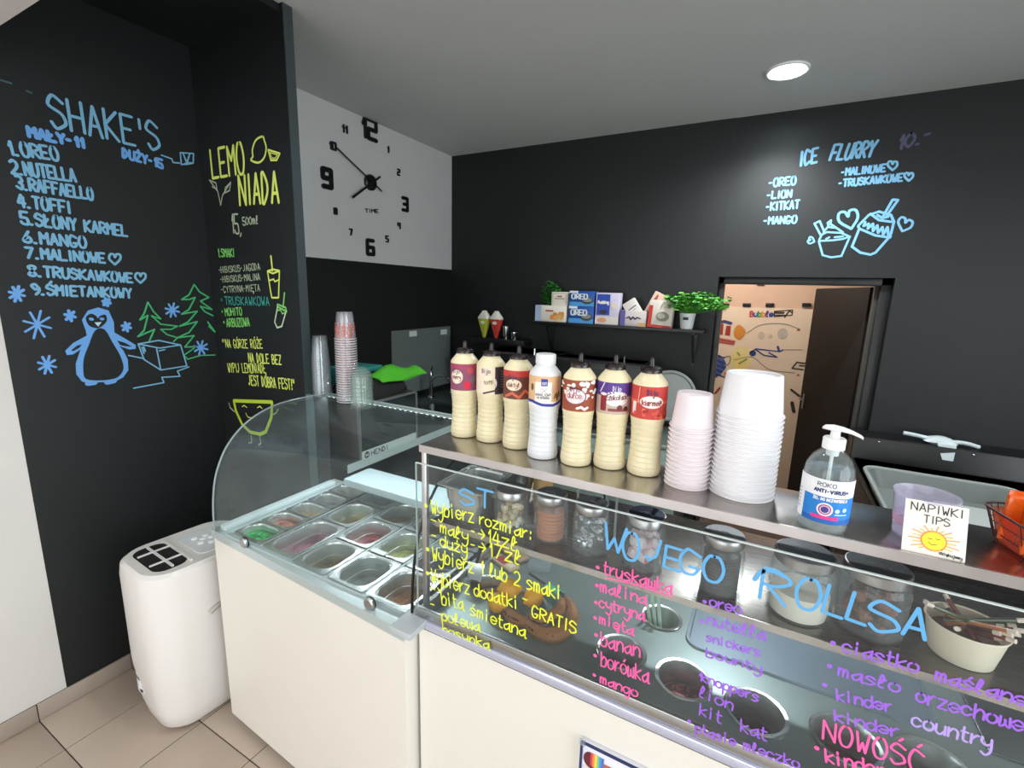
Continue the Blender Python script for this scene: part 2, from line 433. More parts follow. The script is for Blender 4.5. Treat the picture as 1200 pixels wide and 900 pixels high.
struct(MB().box(XL, XR, YF, .646, 2.566, ZC, M('#c9c0bd', .7)), 'trim_1')
struct(MB().box(-2.3, .95, YF - .06, YF - .05, .3, 2.65, glass()), 'window_1')
# tiled baseboard
bb = struct(MB().box(XL, XL + .006, YF, YP, 0, .078, GROUT), 'baseboard_left')
b0 = MB().box(0, .008, .002, tp - .002, .002, .079, M('#a5978a', .4, scale=6, var=.08), r=.001)
for j in range(-4, 3):
    y = ty0 + (8 + j) * tp
    if y + tp > YP: continue
    o = b0.obj('tile', bb, loc=(XL + .004, y, 0))
# ---------------- storeroom behind the doorway
PEACH = M('#d9bda6', .7, scale=3, var=.04)
YR = 5.15
struct(MB().box(-1.6, 1.8, YR, YR + .08, 0, ZC, PEACH), 'wall_storeroom')
struct(MB().box(-1.68, -1.6, YB + .14, YR, 0, ZC, PEACH), 'wall_storeroom_left')
struct(MB().box(1.8, 1.88, YB + .14, YR, 0, ZC, PEACH), 'wall_storeroom_right')
struct(MB().box(-1.68, 1.88, YB + .1, YR + .08, ZC - .2, ZC, PEACH), 'ceiling_storeroom')
DARKW = M('#0e0a08', .75, scale=8, var=.12, spec=.25)
FR = M('#1b1c1b', .4)
d = bpy.data.objects.new('door_1', None); COL.objects.link(d); d['kind'] = 'structure'
f = MB()
f.box(dR - .055, dR + .0, YB + .055, YB + .15, 0, dT, FR, r=.004); f.box(dL, dL + .03, YB + .055, YB + .15, 0, dT, FR, r=.004); f.box(dL, dR, YB + .055, YB + .15, dT - .045, dT, FR, r=.004)
f.box(dR - .075, dR - .05, YB + .085, YB + .15, 0, dT - .04, M('#33342f', .4), r=.003)
f.obj('door_frame', d)
hx, hy = dR - .07, YB + .16
ex, ey = .29, 4.40
ln = hypot(ex - hx, ey - hy); an = atan2(ey - hy, ex - hx)
leaf = MB().box(0, ln, -.02, .02, .01, dT - .05, DARKW, r=.004)
for z0, z1 in (): leaf.box(.12, ln - .12, .017, .023, z0, z1, DARKW, r=.002)
lf = leaf.obj('door_leaf', d, loc=(hx, hy, 0), rz=an)
MB().box(ln - .08, ln - .055, .02, .025, .98, 1.10, STEEL_D, r=.002).tube([(ln - .067, .02, 1.06), (ln - .067, .05, 1.06), (ln - .15, .05, 1.06)], .006, STEEL_D).box(ln - .06, ln + .001, -.012, .012, 1.3, 1.36, STEEL).obj('door_handle', lf)
# ---------------- poster in the storeroom
YQ = YR - .012
po = T('wall_poster', 'large cream poster with sketched planes and bubbles hanging in storeroom', 'poster', (0, 0, 0))
a = ony(790, 357, YQ); b_ = ony(1010, 360, YQ); zb = ony(880, 560, YQ).z
MB().box(a.x, b_.x, YQ, YQ + .006, zb - .3, a.z, M('#ecdcc4', .6, scale=3, var=.03)).obj('sheet', po)
for x in (850, 875, 902, 945):
    c = ony(x, 358, YQ); MB().box(c.x - .035, c.x + .035, YQ - .012, YQ + .008, c.z - .012, c.z + .022, M('#1c1c1c', .4), r=.003).obj('clip', po)
c = ony(891, 333, YQ); MB().box(c.x - .03, c.x + .03, YQ - .012, YQ + .012, c.z - .005, c.z + .02, M('#1c1c1c', .4), r=.003).obj('clip', po)
p = Pen(plane_y(YQ), .001, PY(YQ)); q = crop(810, 320, 4.615)
RED, NAVY, YEL, GRY, ORG, DK = INK('#a83a33'), INK('#2f4a8c'), INK('#f3e08a'), INK('#9b8f86'), INK('#d9923a'), INK('#3b3330')
def disc(x, y, rx, ry, m, n=18):
    c = p.uv(x, y); e = p.uv(x + rx, y); g = p.uv(x, y - ry); p.ell(c[0], c[1], e[0] - c[0], g[1] - c[1], m, n)
disc(868, 421, 13, 16, INK('#efe3a0')); disc(866, 425, 8, 9, YEL)
for i, (ch, cc) in enumerate(zip('Bubble', ('#c23b3b', '#3457a6', '#3a9a55', '#e0a030', '#7a48a8', '#3457a6'))):
    p.ptext(ch, 879 + i * 4.6, 371, 882.6 + i * 4.6, 371, 6, .014, INK(cc))
p.pline(q(450, 207, 548, 200, 545, 228, 450, 236, 450, 207), .01, DK); p.pline(q(455, 215, 500, 215), .02, DK); p.pline(q(455, 228, 520, 228), .012, DK)
p.pline(q(505, 240, 530, 205, 548, 215), .012, DK)
p.pline(q(125, 300, 150, 260), .03, NAVY); disc(841, 374, 4, 5, INK('#8b93c9'))
p.ppoly(q(150, 275, 175, 275, 170, 335, 140, 330), RED); p.ppoly(q(190, 285, 215, 285, 210, 340, 182, 336), RED); p.pline(q(140, 268, 180, 262, 215, 272), .03, NAVY)
p.ppoly(q(110, 340, 240, 365, 232, 392, 108, 372), INK('#c98078')); p.pline(q(115, 352, 232, 375), .015, RED); p.pline(q(112, 365, 228, 385), .01, RED)
p.ppoly(q(235, 300, 262, 280, 296, 320, 262, 362, 232, 340), ORG, smooth=4)
p.pline(q(300, 325, 380, 280, 500, 275, 590, 305), .008, GRY, smooth=5); p.pline(q(230, 470, 330, 455, 420, 520, 560, 540), .007, GRY, smooth=5); p.pline(q(490, 415, 600, 415), .007, GRY)
p.ppoly(q(570, 312, 590, 312, 582, 296), RED); p.ppoly(q(568, 556, 588, 556, 578, 544), RED)
disc(892, 393, 4, 4.5, INK('#cfc6b4')); disc(903, 394, 2.5, 2.5, INK('#cfc6b4')); disc(917, 391, 6, 6.5, INK('#c4bfb2'))
p.pline(q(320, 430, 350, 410, 480, 425, 495, 415), .012, NAVY); p.pline(q(350, 415, 395, 445, 465, 455, 420, 430), .012, NAVY); p.pline(q(475, 420, 468, 398), .02, NAVY); disc(882, 414, 4, 3.5, NAVY)
p.ppoly(q(90, 470, 120, 440, 165, 450, 190, 500, 165, 540, 120, 570, 85, 540), NAVY, smooth=4)
for k in range(9):
    y = 455 + k * 13; p.pline(q(92 + (k % 3) * 9, y, 130, y - 12, 180 - (k % 4) * 6, y + 4), .012, INK('#5c72ad') if k % 2 else INK('#243a78'), smooth=3)
p.pline(q(165, 460, 210, 450, 205, 490, 180, 500), .012, GRY, smooth=3)
p.ppoly(q(175, 540, 205, 520, 215, 550, 180, 560), ORG)
p.pline(q(545, 515, 572, 482, 615, 488), .012, DK); p.pline(q(545, 515, 605, 522), .012, DK); p.pline(q(585, 500, 612, 502), .012, DK)
p.pline(q(250, 430, 262, 445), .015, INK('#8aa04a')); p.pline(q(258, 490, 300, 465), .015, INK('#8aa04a'))
p.pline(q(130, 650, 155, 620), .02, RED); p.pline(q(540, 630, 585, 665), .02, DK); p.pline(q(545, 700, 555, 750), .03, DK)
p.obj('print', po)

# ================================================================ CHALK LETTERING
CY = INK('#79b4d6'); CYB = INK('#6aa6e6'); GRN = INK('#3fb06f'); TEAL = INK('#3a9d90')
def pen_on(par, kind, val, w0=.0012):
    return Pen(plane_x(val) if kind == 'x' else plane_y(val), w0, PX(val) if kind == 'x' else PY(val))
# --- left wall
def L(text, x0, y0, x1, y1, hp, wd=.0095, m=CY, name='menu_line', **k):
    p = pen_on(0, 'x', XL); p.ptext(text, x0, y0, x1, y1, hp, wd, m, jit=.02, **k); return p.obj(name, wall_left)
L("SHAKE'S", 61, 148, 187, 177, 36, .011, name='menu_heading')
L('MAŁY-11', 34, 160, 98, 173, 11, .013, CYB); L('DUŻY-15', 144, 184, 190, 197, 10, .011, CYB)
L('1.OREO', 11, 181, 69, 188, 15); L('2.NUTELLA', 14, 203, 89, 213, 15); L('3.RAFFAELLO', 20, 221, 109, 234, 14); L('4.TOFFI', 22, 242, 83, 250, 14)
L('5.SŁONY KARMEL', 25, 262, 149, 277, 14); L('6.MANGO', 28, 284, 101, 290, 13); L('7.MALINOWE', 31, 302, 123, 308, 12); L('8.TRUSKAWKOWE', 34, 323, 155, 331, 12); L('9.ŚMIETANKOWY', 38, 345, 154, 349, 12)
def heart(p, x, y, s, wd, m, rot=0):
    P = [(0, .5), (-.55, -.05), (-.45, -.5), (-.12, -.5), (0, -.2), (.15, -.5), (.5, -.45), (.5, 0), (0, .5)]
    c, n = cos(rot), sin(rot)
    p.pline([(x + s * (a * c - b * n), y + s * (a * n + b * c)) for a, b in P], wd, m, smooth=3)
p = pen_on(0, 'x', XL); heart(p, 134.5, 304, 12, .009, CY); heart(p, 164.5, 326, 11, .009, CY); p.obj('heart_drawing', wall_left)
p = pen_on(0, 'x', XL); q = crop(0, 80, 4.5); p.pline(q(850, 458, 905, 478, 912, 497, 945, 500), .006, CY)
p.pline(q(950, 445, 1020, 450, 1018, 500, 955, 508, 950, 445), .006, CY); p.pline(q(965, 450, 985, 500, 1000, 450), .007, CY); p.pline(q(975, 505, 1008, 500), .01, CY); p.obj('shake_doodle', wall_left)
p = pen_on(0, 'x', XL); p.pline(q(0, 62, 60, 80), .006, INK('#44606a')); p.pline(q(140, 120, 165, 130), .007, INK('#44606a')); p.obj('chalk_smudge', wall_left)
q = crop(0, 260, 4.09)
p = pen_on(0, 'x', XL)
body = q(470, 410, 420, 425, 392, 470, 410, 520, 415, 545, 350, 580, 312, 618, 320, 638, 350, 635, 385, 612, 362, 680, 365, 730, 392, 765, 430, 775, 480, 768, 545, 768, 590, 745, 615, 710, 612, 660, 590, 615, 570, 595, 620, 612, 650, 608, 650, 590, 600, 560, 548, 530, 545, 480, 520, 425)
p.ppoly(body, CYB)
p.ppoly(q(455, 520, 500, 515, 540, 580, 575, 640, 592, 700, 570, 740, 530, 755, 470, 760, 410, 752, 398, 710, 402, 650, 425, 590), BLACK, smooth=3)
p.ppoly(q(412, 455, 435, 440, 460, 450, 468, 462, 480, 450, 505, 445, 512, 470, 500, 490, 480, 505, 462, 510, 430, 500, 414, 478), BLACK, smooth=3)
p.ppoly(q(340, 615, 370, 592, 392, 588, 380, 604, 350, 620), BLACK); p.ppoly(q(560, 568, 600, 580, 632, 598, 600, 596, 575, 590), BLACK)
p.pline(q(432, 465, 442, 467), .012, CYB); p.pline(q(484, 465, 492, 465), .012, CYB); p.ppoly(q(452, 482, 486, 480, 470, 502), INK('#bfe0f2'))
p.pline(q(418, 775, 455, 770), .02, CYB); p.pline(q(510, 770, 548, 762), .02, CYB); p.obj('penguin_drawing', wall_left)
def flake(cx, cy, s, wd, n=4):
    p = pen_on(0, 'x', XL); x, y = q(cx, cy)[0]; s /= 4.09
    for k in range(n):
        a = pi * k / n + .25; p.pline([(x - s * cos(a), y - s * sin(a)), (x + s * cos(a), y + s * sin(a))], wd, CYB)
    p.obj('snowflake_drawing', wall_left)
for a in ((80, 345, 38, .010), (178, 492, 68, .008), (225, 685, 44, .009), (335, 450, 26, .012, 3), (510, 385, 18, .014, 3), (605, 503, 22, .012, 3), (825, 423, 34, .009), (962, 603, 34, .009)): flake(*a)
p = pen_on(0, 'x', XL)
p.pline(q(930, 300, 905, 350, 870, 372, 905, 372, 935, 362, 905, 420, 870, 442, 945, 428, 900, 480, 860, 500, 945, 478, 905, 530, 850, 555, 930, 545, 885, 600, 940, 598), .007, GRN)
p.pline(q(930, 300, 955, 335, 1000, 362, 960, 380, 1015, 420, 960, 405, 980, 430, 1020, 450), .007, GRN); p.pline(q(995, 480, 1030, 528, 1000, 500), .007, GRN)
p.pline(q(940, 598, 880, 640, 900, 658, 960, 640, 1030, 638), .006, GRN); p.obj('fir_tree_drawing', wall_left)
p = pen_on(0, 'x', XL)
p.pline(q(708, 385, 690, 440, 670, 470, 708, 448, 690, 520, 660, 550, 740, 515, 715, 570), .007, GRN); p.pline(q(708, 385, 735, 430, 770, 465, 725, 450, 770, 490, 850, 500, 820, 515, 770, 515, 800, 540, 850, 555, 830, 575), .006, GRN); p.obj('fir_tree_drawing', wall_left)
p = pen_on(0, 'x', XL)
for P in ((662, 585, 765, 605, 865, 590, 760, 568, 662, 585), (662, 585, 690, 660, 770, 710, 895, 690, 865, 590), (750, 608, 770, 710), (615, 640, 690, 655), (905, 695, 850, 715, 862, 740, 775, 745, 785, 770, 640, 797), (680, 600, 690, 630), (688, 598, 696, 620), (762, 618, 790, 612)): p.pline(q(*P), .006, CY)
p.obj('ice_block_drawing', wall_left)
# --- pier board
LY = INK('#d9e86a'); LG = INK('#7fd06a'); PAL = INK('#a9b79a')
def R(text, x0, y0, x1, y1, hp, wd=.006, m=LY, name='menu_line', **k):
    p = pen_on(0, 'y', YP); p.ptext(text, x0, y0, x1, y1, hp, wd, m, jit=.02, **k); return p.obj(name, wall_pier)
R('LEMO', 249.5, 209, 287, 202, 33, .013, name='menu_heading'); R('NIADA', 281.5, 240, 327, 238, 34, .014, name='menu_heading')
R('15,', 272, 273, 284, 273, 22, .008, PAL); R('500ml', 285, 264, 303, 262, 9, .005, PAL)
R('1.SMAKI', 256, 301, 275, 301, 9, .006, LG); R('-HIBISKUS-JAGODA', 257, 320, 305, 316, 7, .004, PAL); R('-HIBISKUS-MALINA', 259, 331, 305, 328, 7, .004, PAL); R('-CYTRYNA-MIĘTA', 260, 343, 305, 341, 7, .004, PAL)
R('*TRUSKAWKOWA', 260, 357, 316, 358, 9, .005, TEAL); R('*MOHITO', 261, 370, 284, 369, 8, .006, LG); R('*ARBUZOWA', 263, 383, 293, 382, 9, .006, LG)
R('"NA GÓRZE RÓŻE', 262, 407, 308, 408, 9, .005); R('NA DOLE BEZ', 292, 424, 330, 427, 10, .006); R('WYPIJ LEMONIADĘ', 268, 436, 312, 437, 10, .005); R('JEST DOBRA FEST!"', 292, 451, 347, 457, 11, .006)
q = crop(220, 140, 4.5)
p = pen_on(0, 'y', YP); p.pline(q(395, 90, 360, 110, 342, 160, 345, 195, 335, 215, 375, 228, 405, 200, 415, 150, 405, 110), .009, LY, smooth=3, closed=True); p.obj('lemon_drawing', wall_pier)
p = pen_on(0, 'y', YP); p.pline(q(425, 160, 487, 180, 470, 215, 440, 215, 425, 160), .008, LY); p.pline(q(435, 175, 475, 187, 462, 205, 445, 203, 435, 175), .004, LY); p.obj('lemon_slice_drawing', wall_pier)
p = pen_on(0, 'y', YP); p.pline(q(175, 452, 160, 380, 115, 320, 150, 335, 155, 368, 130, 355), .006, PAL); p.pline(q(175, 452, 185, 400, 228, 330, 222, 375, 195, 388, 200, 360, 225, 335), .006, PAL); p.obj('leaf_drawing', wall_pier)
p = pen_on(0, 'y', YP); p.pline(q(440, 720, 448, 798), .01, LY); p.pline(q(422, 800, 450, 790, 485, 798, 450, 812, 422, 800), .008, LY); p.pline(q(422, 800, 438, 905, 445, 940, 480, 940, 485, 800), .008, LY); p.pline(q(430, 850, 455, 842, 460, 855, 484, 845), .007, LY); p.obj('drink_cup_drawing', wall_pier)
q = crop(220, 320, 4.09)
p = pen_on(0, 'y', YP); p.pline(q(465, 95, 458, 165), .008, LG); p.pline(q(432, 150, 470, 165, 475, 185, 430, 160, 432, 150), .008, LG); p.pline(q(432, 160, 418, 235, 430, 262, 452, 255, 472, 185), .007, INK('#c7d8b8')); p.pline(q(432, 180, 445, 175, 455, 195, 470, 190), .006, LG); p.obj('drink_cup_drawing', wall_pier)
p = pen_on(0, 'y', YP); p.pline(q(222, 612, 405, 618, 402, 690, 375, 760, 350, 772, 300, 762, 262, 725, 232, 660, 222, 612), .018, INK('#b6d435'))
p.pline(q(262, 640, 272, 634, 284, 644), .005, LY); p.pline(q(335, 645, 348, 638, 358, 650), .005, LY); p.pline(q(280, 672, 290, 690, 312, 692, 325, 680), .005, LY, smooth=2)
p.pline(q(225, 665, 205, 645, 198, 622), .006, PAL); p.pline(q(405, 680, 425, 670, 435, 650), .006, PAL); p.pline(q(305, 778, 308, 812, 294, 814), .006, PAL); p.pline(q(345, 782, 352, 815, 340, 824), .006, PAL); p.obj('smiling_cup_drawing', wall_pier)
# --- back wall
YW = YB + .006
def B(text, x0, y0, x1, y1, hp, wd=.0105, m=CY, name='menu_line', **k):
    p = pen_on(0, 'y', YW); p.ptext(text, x0, y0, x1, y1, hp, wd, m, jit=.02, **k); return p.obj(name, wall_back)
B('ICE', 937, 195, 957, 190, 16, .014, slant=.15, name='menu_heading'); B('FLURRY', 972, 188, 1022, 183, 17, .014, slant=.2, name='menu_heading')
B('10.-', 1051, 176, 1090, 164, 15, .014, INK('#4a4a66'), slant=.3)
B('-OREO', 901, 219, 932, 216, 9); B('-LION', 899, 233, 927, 231, 8); B('-KITKAT', 898, 247, 936, 244, 9); B('-MANGO', 895, 263, 933, 261, 8); B('-MALINOWE', 986, 206, 1037, 201, 8); B('-TRUSKAWKOWE', 983, 219, 1057, 212, 8)
p = pen_on(0, 'y', YW); heart(p, 1046, 194.5, 10, .011, CY); heart(p, 1065, 207.5, 9, .011, CY); heart(p, 995, 258, 21, .014, CY, -.25); heart(p, 1060, 264, 15, .012, CY, .35); heart(p, 951, 282, 7, .01, CY, -1.2); p.obj('heart_drawing', wall_back)
q = crop(860, 140, 5)
p = pen_on(0, 'y', YW)
for P in ((497, 712, 520, 795, 570, 808, 630, 800, 680, 685), (497, 712, 580, 708, 640, 700, 680, 685), (500, 705, 515, 675, 545, 660, 630, 665, 675, 685), (525, 660, 550, 630, 600, 635, 640, 662), (555, 628, 550, 605, 570, 590, 565, 612, 600, 635), (510, 680, 472, 610, 503, 595, 528, 655), (540, 700, 560, 690), (590, 690, 640, 685)): p.pline(q(*P), .011, CY)
p.obj('ice_cream_tub_drawing', wall_back)
p = pen_on(0, 'y', YW)
for P in ((735, 640, 692, 745, 740, 780, 800, 792, 830, 780, 905, 695), (728, 625, 735, 640, 830, 680, 915, 692, 918, 670), (730, 622, 790, 560, 850, 540, 920, 560, 938, 600, 920, 670), (800, 552, 850, 590, 925, 600), (870, 575, 930, 470, 962, 472, 895, 565), (840, 560, 870, 578, 905, 570), (770, 600, 760, 625, 790, 610, 785, 640, 815, 610, 815, 655, 840, 620, 845, 665, 870, 630, 875, 675, 900, 630, 905, 680)): p.pline(q(*P), .013, CY)
p.obj('ice_cream_tub_drawing', wall_back)
# ================================================================ helpers for things
def P(mb, name, t, smooth=35, **k): return mb.obj(name, t, smooth=smooth, loc=-t.location, **k)
def front(px, py, z, r):
    p = onz(px, py, z); d = Vector((p.x, p.y, 0)).normalized(); return p + d * r
def face_cam(p, off=0.): return atan2(-p.y, -p.x) + off
def fill(mb, cx, cy, hx, hy, r, z, m, lump=.004, n=4):
    R = []
    for s in (1., .82, .62, .42, .2): R.append([(x, y, z + (random.uniform(-lump, lump) if s < 1 else 0)) for x, y, _ in rr(z, cx, cy, hx * s, hy * s, max(r * s, .002), n)])
    mb.loft(R, m, False, True)
def cylmap(r, a0, z0=0.):   # u right, v up on a round body
    def f(u, v, w):
        R = r(v) if callable(r) else r
        a = a0 + u / (r(.0) if callable(r) else r); return Vector(((R + w) * cos(a), (R + w) * sin(a), v + z0))
    return f
WPL = M('#e9e6e1', .35, var=.02, scale=6, spec=.5)
WGL = M('#e7e3d9', .3, var=.03, scale=3, spec=.5)
BPL = M('#101112', .35, var=.1)
BPM = M('#141515', .7, var=.2, bump=.2)
SC = STEEL
# ================================================================ PORTABLE AIR CONDITIONER
t = T('air_conditioner', 'white portable air conditioner standing between black wall and display counter', 'air conditioner', (-2.075, .982, 0), radians(-4))
hx, hy, H = .178, .228, .73
AW = M('#e4e0db', .28, var=.02, scale=4)
b = MB()
b.loft([rr(.012, 0, 0, hx * .78, hy * .80, .09, 6), rr(.03, 0, 0, hx * .86, hy * .88, .10, 6), rr(.10, 0, 0, hx * .93, hy * .94, .105, 6), rr(.3, 0, 0, hx, hy, .11, 6), rr(H - .05, 0, 0, hx, hy, .11, 6), rr(H - .012, 0, 0, hx - .004, hy - .004, .11, 6), rr(H, 0, 0, hx - .018, hy - .018, .1, 6),
        rr(H, 0, 0, hx - .03, hy - .03, .09, 6)], AW, cap1=True)
b.obj('body', t)
MB().loft([rr(H - .002, 0, -.115, .125, .062, .045, 5), rr(H + .0012, 0, -.115, .125, .062, .045, 5)], M('#0b0b0b', .8)).obj('air_outlet', t)
g = MB().box(-.118, .118, -.120, -.112, H, H + .008, AW)
g.obj('louvre', t)
MB().box(-.13, .13, -.058, -.05, H, H + .008, AW).obj('louvre', t)
for x in (-.06, .05): MB().box(x - .004, x + .004, -.17, -.055, H + .001, H + .006, AW).obj('vane', t)
MB().loft([rr(H + .0, .0, .06, .115, .075, .03, 4), rr(H + .003, .0, .06, .113, .073, .03, 4)], M('#d8dada', .25)).obj('control_panel', t)
for k, (x, y) in enumerate(((-.04, .03), (-.01, .05), (.02, .03), (.045, .06), (.0, .08), (-.03, .07))): MB().lathe([(.012, H + .003), (.013, H + .006), (.009, H + .008)], M('#f0f2f2', .2), 14, X=Matrix.Translation((x, y, 0))).obj('button', t)
MB().tube([(hx + .0, -.03, .5), (hx + .001, .0, .515), (hx + .001, .09, .525)], .012, M('#b8b2aa', .4), sm=3).obj('handle_recess', t)
p = Pen(lambda u, v, w: Vector((-(hx * .955 - .107) + (.1085 + w) * cos(radians(268) + u / .107), -(hy * .96 - .107) + (.1085 + w) * sin(radians(268) + u / .107), v)), .002)
p.rect(-.03, .14, .035, .235, M('#eef0f2', .4), 6); p.rect(-.028, .20, .033, .215, INK('#54677c'), 6); p.rect(-.025, .165, -.005, .195, INK('#c9b24e')); p.rect(.0, .172, .03, .178, INK('#8b949c')); p.rect(.0, .186, .03, .190, INK('#8b949c')); p.rect(.01, .145, .03, .16, INK('#303a44'))
p.obj('energy_label', t)
for x in (-.09, .09):
    for y in (-.12, .12): MB().lathe([(.016, 0), (.018, .006), (.018, .014)], BPL, 12, X=Matrix.Translation((x, y, 0))).obj('foot', t)
# ================================================================ INGREDIENT DISPLAY COUNTER
x0, x1, zt = -1.838, -.812, .885
yl, yr, yb = .955, .900, 1.552
t = T('display_counter', 'white refrigerated display counter with curved glass top full of steel pans', 'counter', ((x0 + x1) / 2, 1.25, 0))
b = MB()
O = [(x0, yl), (x1, yr), (x1, yb), (x0, yb)]
b.loft([[(x, y, .03) for x, y in O], [(x, y, .70) for x, y in O]], WGL)
for Q in ([(x0, yl), (x1, yr), (x1, yr + .02), (x0, yl + .02)], [(x0, yb - .02), (x1, yb - .02), (x1, yb), (x0, yb)], [(x0, yl + .02), (x0 + .02, yl + .02), (x0 + .02, yb - .02), (x0, yb - .02)], [(x1 - .02, yr + .02), (x1, yr + .02), (x1, yb - .02), (x1 - .02, yb - .02)]):
    b.loft([[(x, y, .70) for x, y in Q], [(x, y, zt - .035) for x, y in Q]], WGL)
P(b, 'cabinet', t)
b = MB(); b.loft([[(x0 + .03, yl + .04, 0), (x1 - .03, yr + .04, 0), (x1 - .03, yb - .04, 0), (x0 + .03, yb - .04, 0)], [(x0 + .03, yl + .04, .031), (x1 - .03, yr + .04, .031), (x1 - .03, yb - .04, .031), (x0 + .03, yb - .04, .031)]], M('#1a1512', .6)); P(b, 'plinth', t)
CG = M('#c3d0d0', .28, metal=.35, var=.03)
o = plate([(x0 - .004, yl - .006), (x1 + .002, yr - .006), (x1 + .002, yb), (x0 - .004, yb)], [[(-1.74, .962), (-.84, .962), (-.84, 1.525), (-1.74, 1.525)]], .034, 'top_frame', CG, t)
o.location = Vector((0, 0, zt)) - t.location
P(MB().box(-1.742, -.838, .96, 1.527, .73, .74, STEEL_D).box(-1.742, -1.738, .96, 1.527, .73, zt - .034, STEEL_D).box(-.842, -.838, .96, 1.527, .73, zt - .034, STEEL_D).box(-1.742, -.838, 1.523, 1.527, .73, zt - .034, STEEL_D).box(-1.742, -.838, .96, .964, .73, zt - .034, STEEL_D), 'well', t)
P(MB().box(x0 + .03, x0 + .066, .965, 1.50, zt, zt + .022, M('#cfdcde', .3), r=.004), 'side_rail', t)
P(MB().box(-1.59, -.83, 1.385, 1.545, .965, 1.0, M('#b3c4c8', .3), r=.008).box(-1.59, -.83, 1.50, 1.545, zt, .97, M('#9aa8aa', .4)), 'rear_cover', t)
prof = [(.948, .888), (.949, .95), (.955, 1.02), (.968, 1.09), (.99, 1.15), (1.025, 1.21), (1.08, 1.265), (1.15, 1.305), (1.235, 1.33), (1.32, 1.338), (1.42, 1.338), (1.512, 1.338)]
pr = [(p.x, p.y) for p in smooth_pts([Vector((a, b, 0)) for a, b in prof], 3)]
gx0, gx1 = x0 + .022, x1 - .012
G1 = glass((.94, .965, .96), 1.5, .02, (.75, .82, .85), 0.)
b = MB(); n = len(pr); th = .005; inn = []
for i, (y, z) in enumerate(pr):
    a = pr[max(i - 1, 0)]; c = pr[min(i + 1, n - 1)]; L_ = hypot(c[0] - a[0], c[1] - a[1]); inn.append((y + (c[1] - a[1]) / L_ * th, z - (c[0] - a[0]) / L_ * th))
loop = pr + inn[::-1]
b.loft([[(gx0, y, z) for y, z in loop], [(gx1, y, z) for y, z in loop]], G1, False, False)
P(b, 'curved_glass', t, smooth=50)
LEDM = M('#eef8ff', .4, emit=9)
lb = MB()
for k in range(34): lb.box(gx0 + .03 + k * .029, gx0 + .042 + k * .029, 1.492, 1.502, 1.3265, 1.3285, LEDM)
P(MB().box(gx0 + .01, gx1 - .01, 1.488, 1.506, 1.3286, 1.3315, M('#d4dddc', .4)), 'led_rail', t)
o = P(lb, 'led_dots', t); o['kind'] = 'stuff'
ll = bpy.data.lights.new('display_led', 'AREA'); ll.shape = 'RECTANGLE'; ll.size = .98; ll.size_y = .012; ll.energy = 3.6; ll.color = (.88, .97, 1)
lo = bpy.data.objects.new('display_led', ll); COL.objects.link(lo); lo.location = ((gx0 + gx1) / 2, 1.497, 1.324); lo.rotation_euler = (radians(-18), 0, 0)
P(MB().box(gx0, gx1, 1.5121, 1.5165, 1.332, 1.3385, M('#c7d2d0', .2)), 'glass_edge', t, label='bright rear edge of the glass')
for nm, x, mt in (('side_glass', gx0, None), ('side_glass', gx1, None)):
    b = MB(); pl = [(y, z) for y, z in inn] + [(1.512, .888)]
    b.loft([[(x - .0025, y, z) for y, z in pl], [(x + .0025, y, z) for y, z in pl]], G1); P(b, nm, t)
P(MB().tube([(gx0, y, z) for y, z in pr], .0035, M('#8f9d9f', .3), 6), 'edge_seal', t, label='pale seal along left glass edge')
P(MB().tube([(gx1, y, z) for y, z in pr[:30]], .0045, M('#0c0d0d', .4), 6), 'edge_seal', t, label='black seal along right glass edge')
for px, py in ((293, 634), (437, 706)):
    c = onz(px, py, zt + .012)
    P(MB().lathe([(.018, -.008), (.020, -.004), (.020, .006), (.016, .009)], STEEL, 20, X=Matrix.Translation((c.x, .945 - (c.x - x0) * .03, zt + .016)) @ Matrix.Rotation(pi / 2, 4, 'X')).lathe([(.021, -.002), (.021, .002)], BPL, 20, X=Matrix.Translation((c.x, .948 - (c.x - x0) * .03, zt + .016)) @ Matrix.Rotation(pi / 2, 4, 'X')), 'glass_clamp', t)
P(MB().box(x1 - .03, x1 + .045, .872, .965, .885, .905, M('#b9bfc2', .35), r=.003), 'corner_bracket', t)
P(MB().blob((-1.0, 1.549, 1.05), .006, .004, .006, M('#ff3322', .4, emit=4)), 'indicator_light', t)
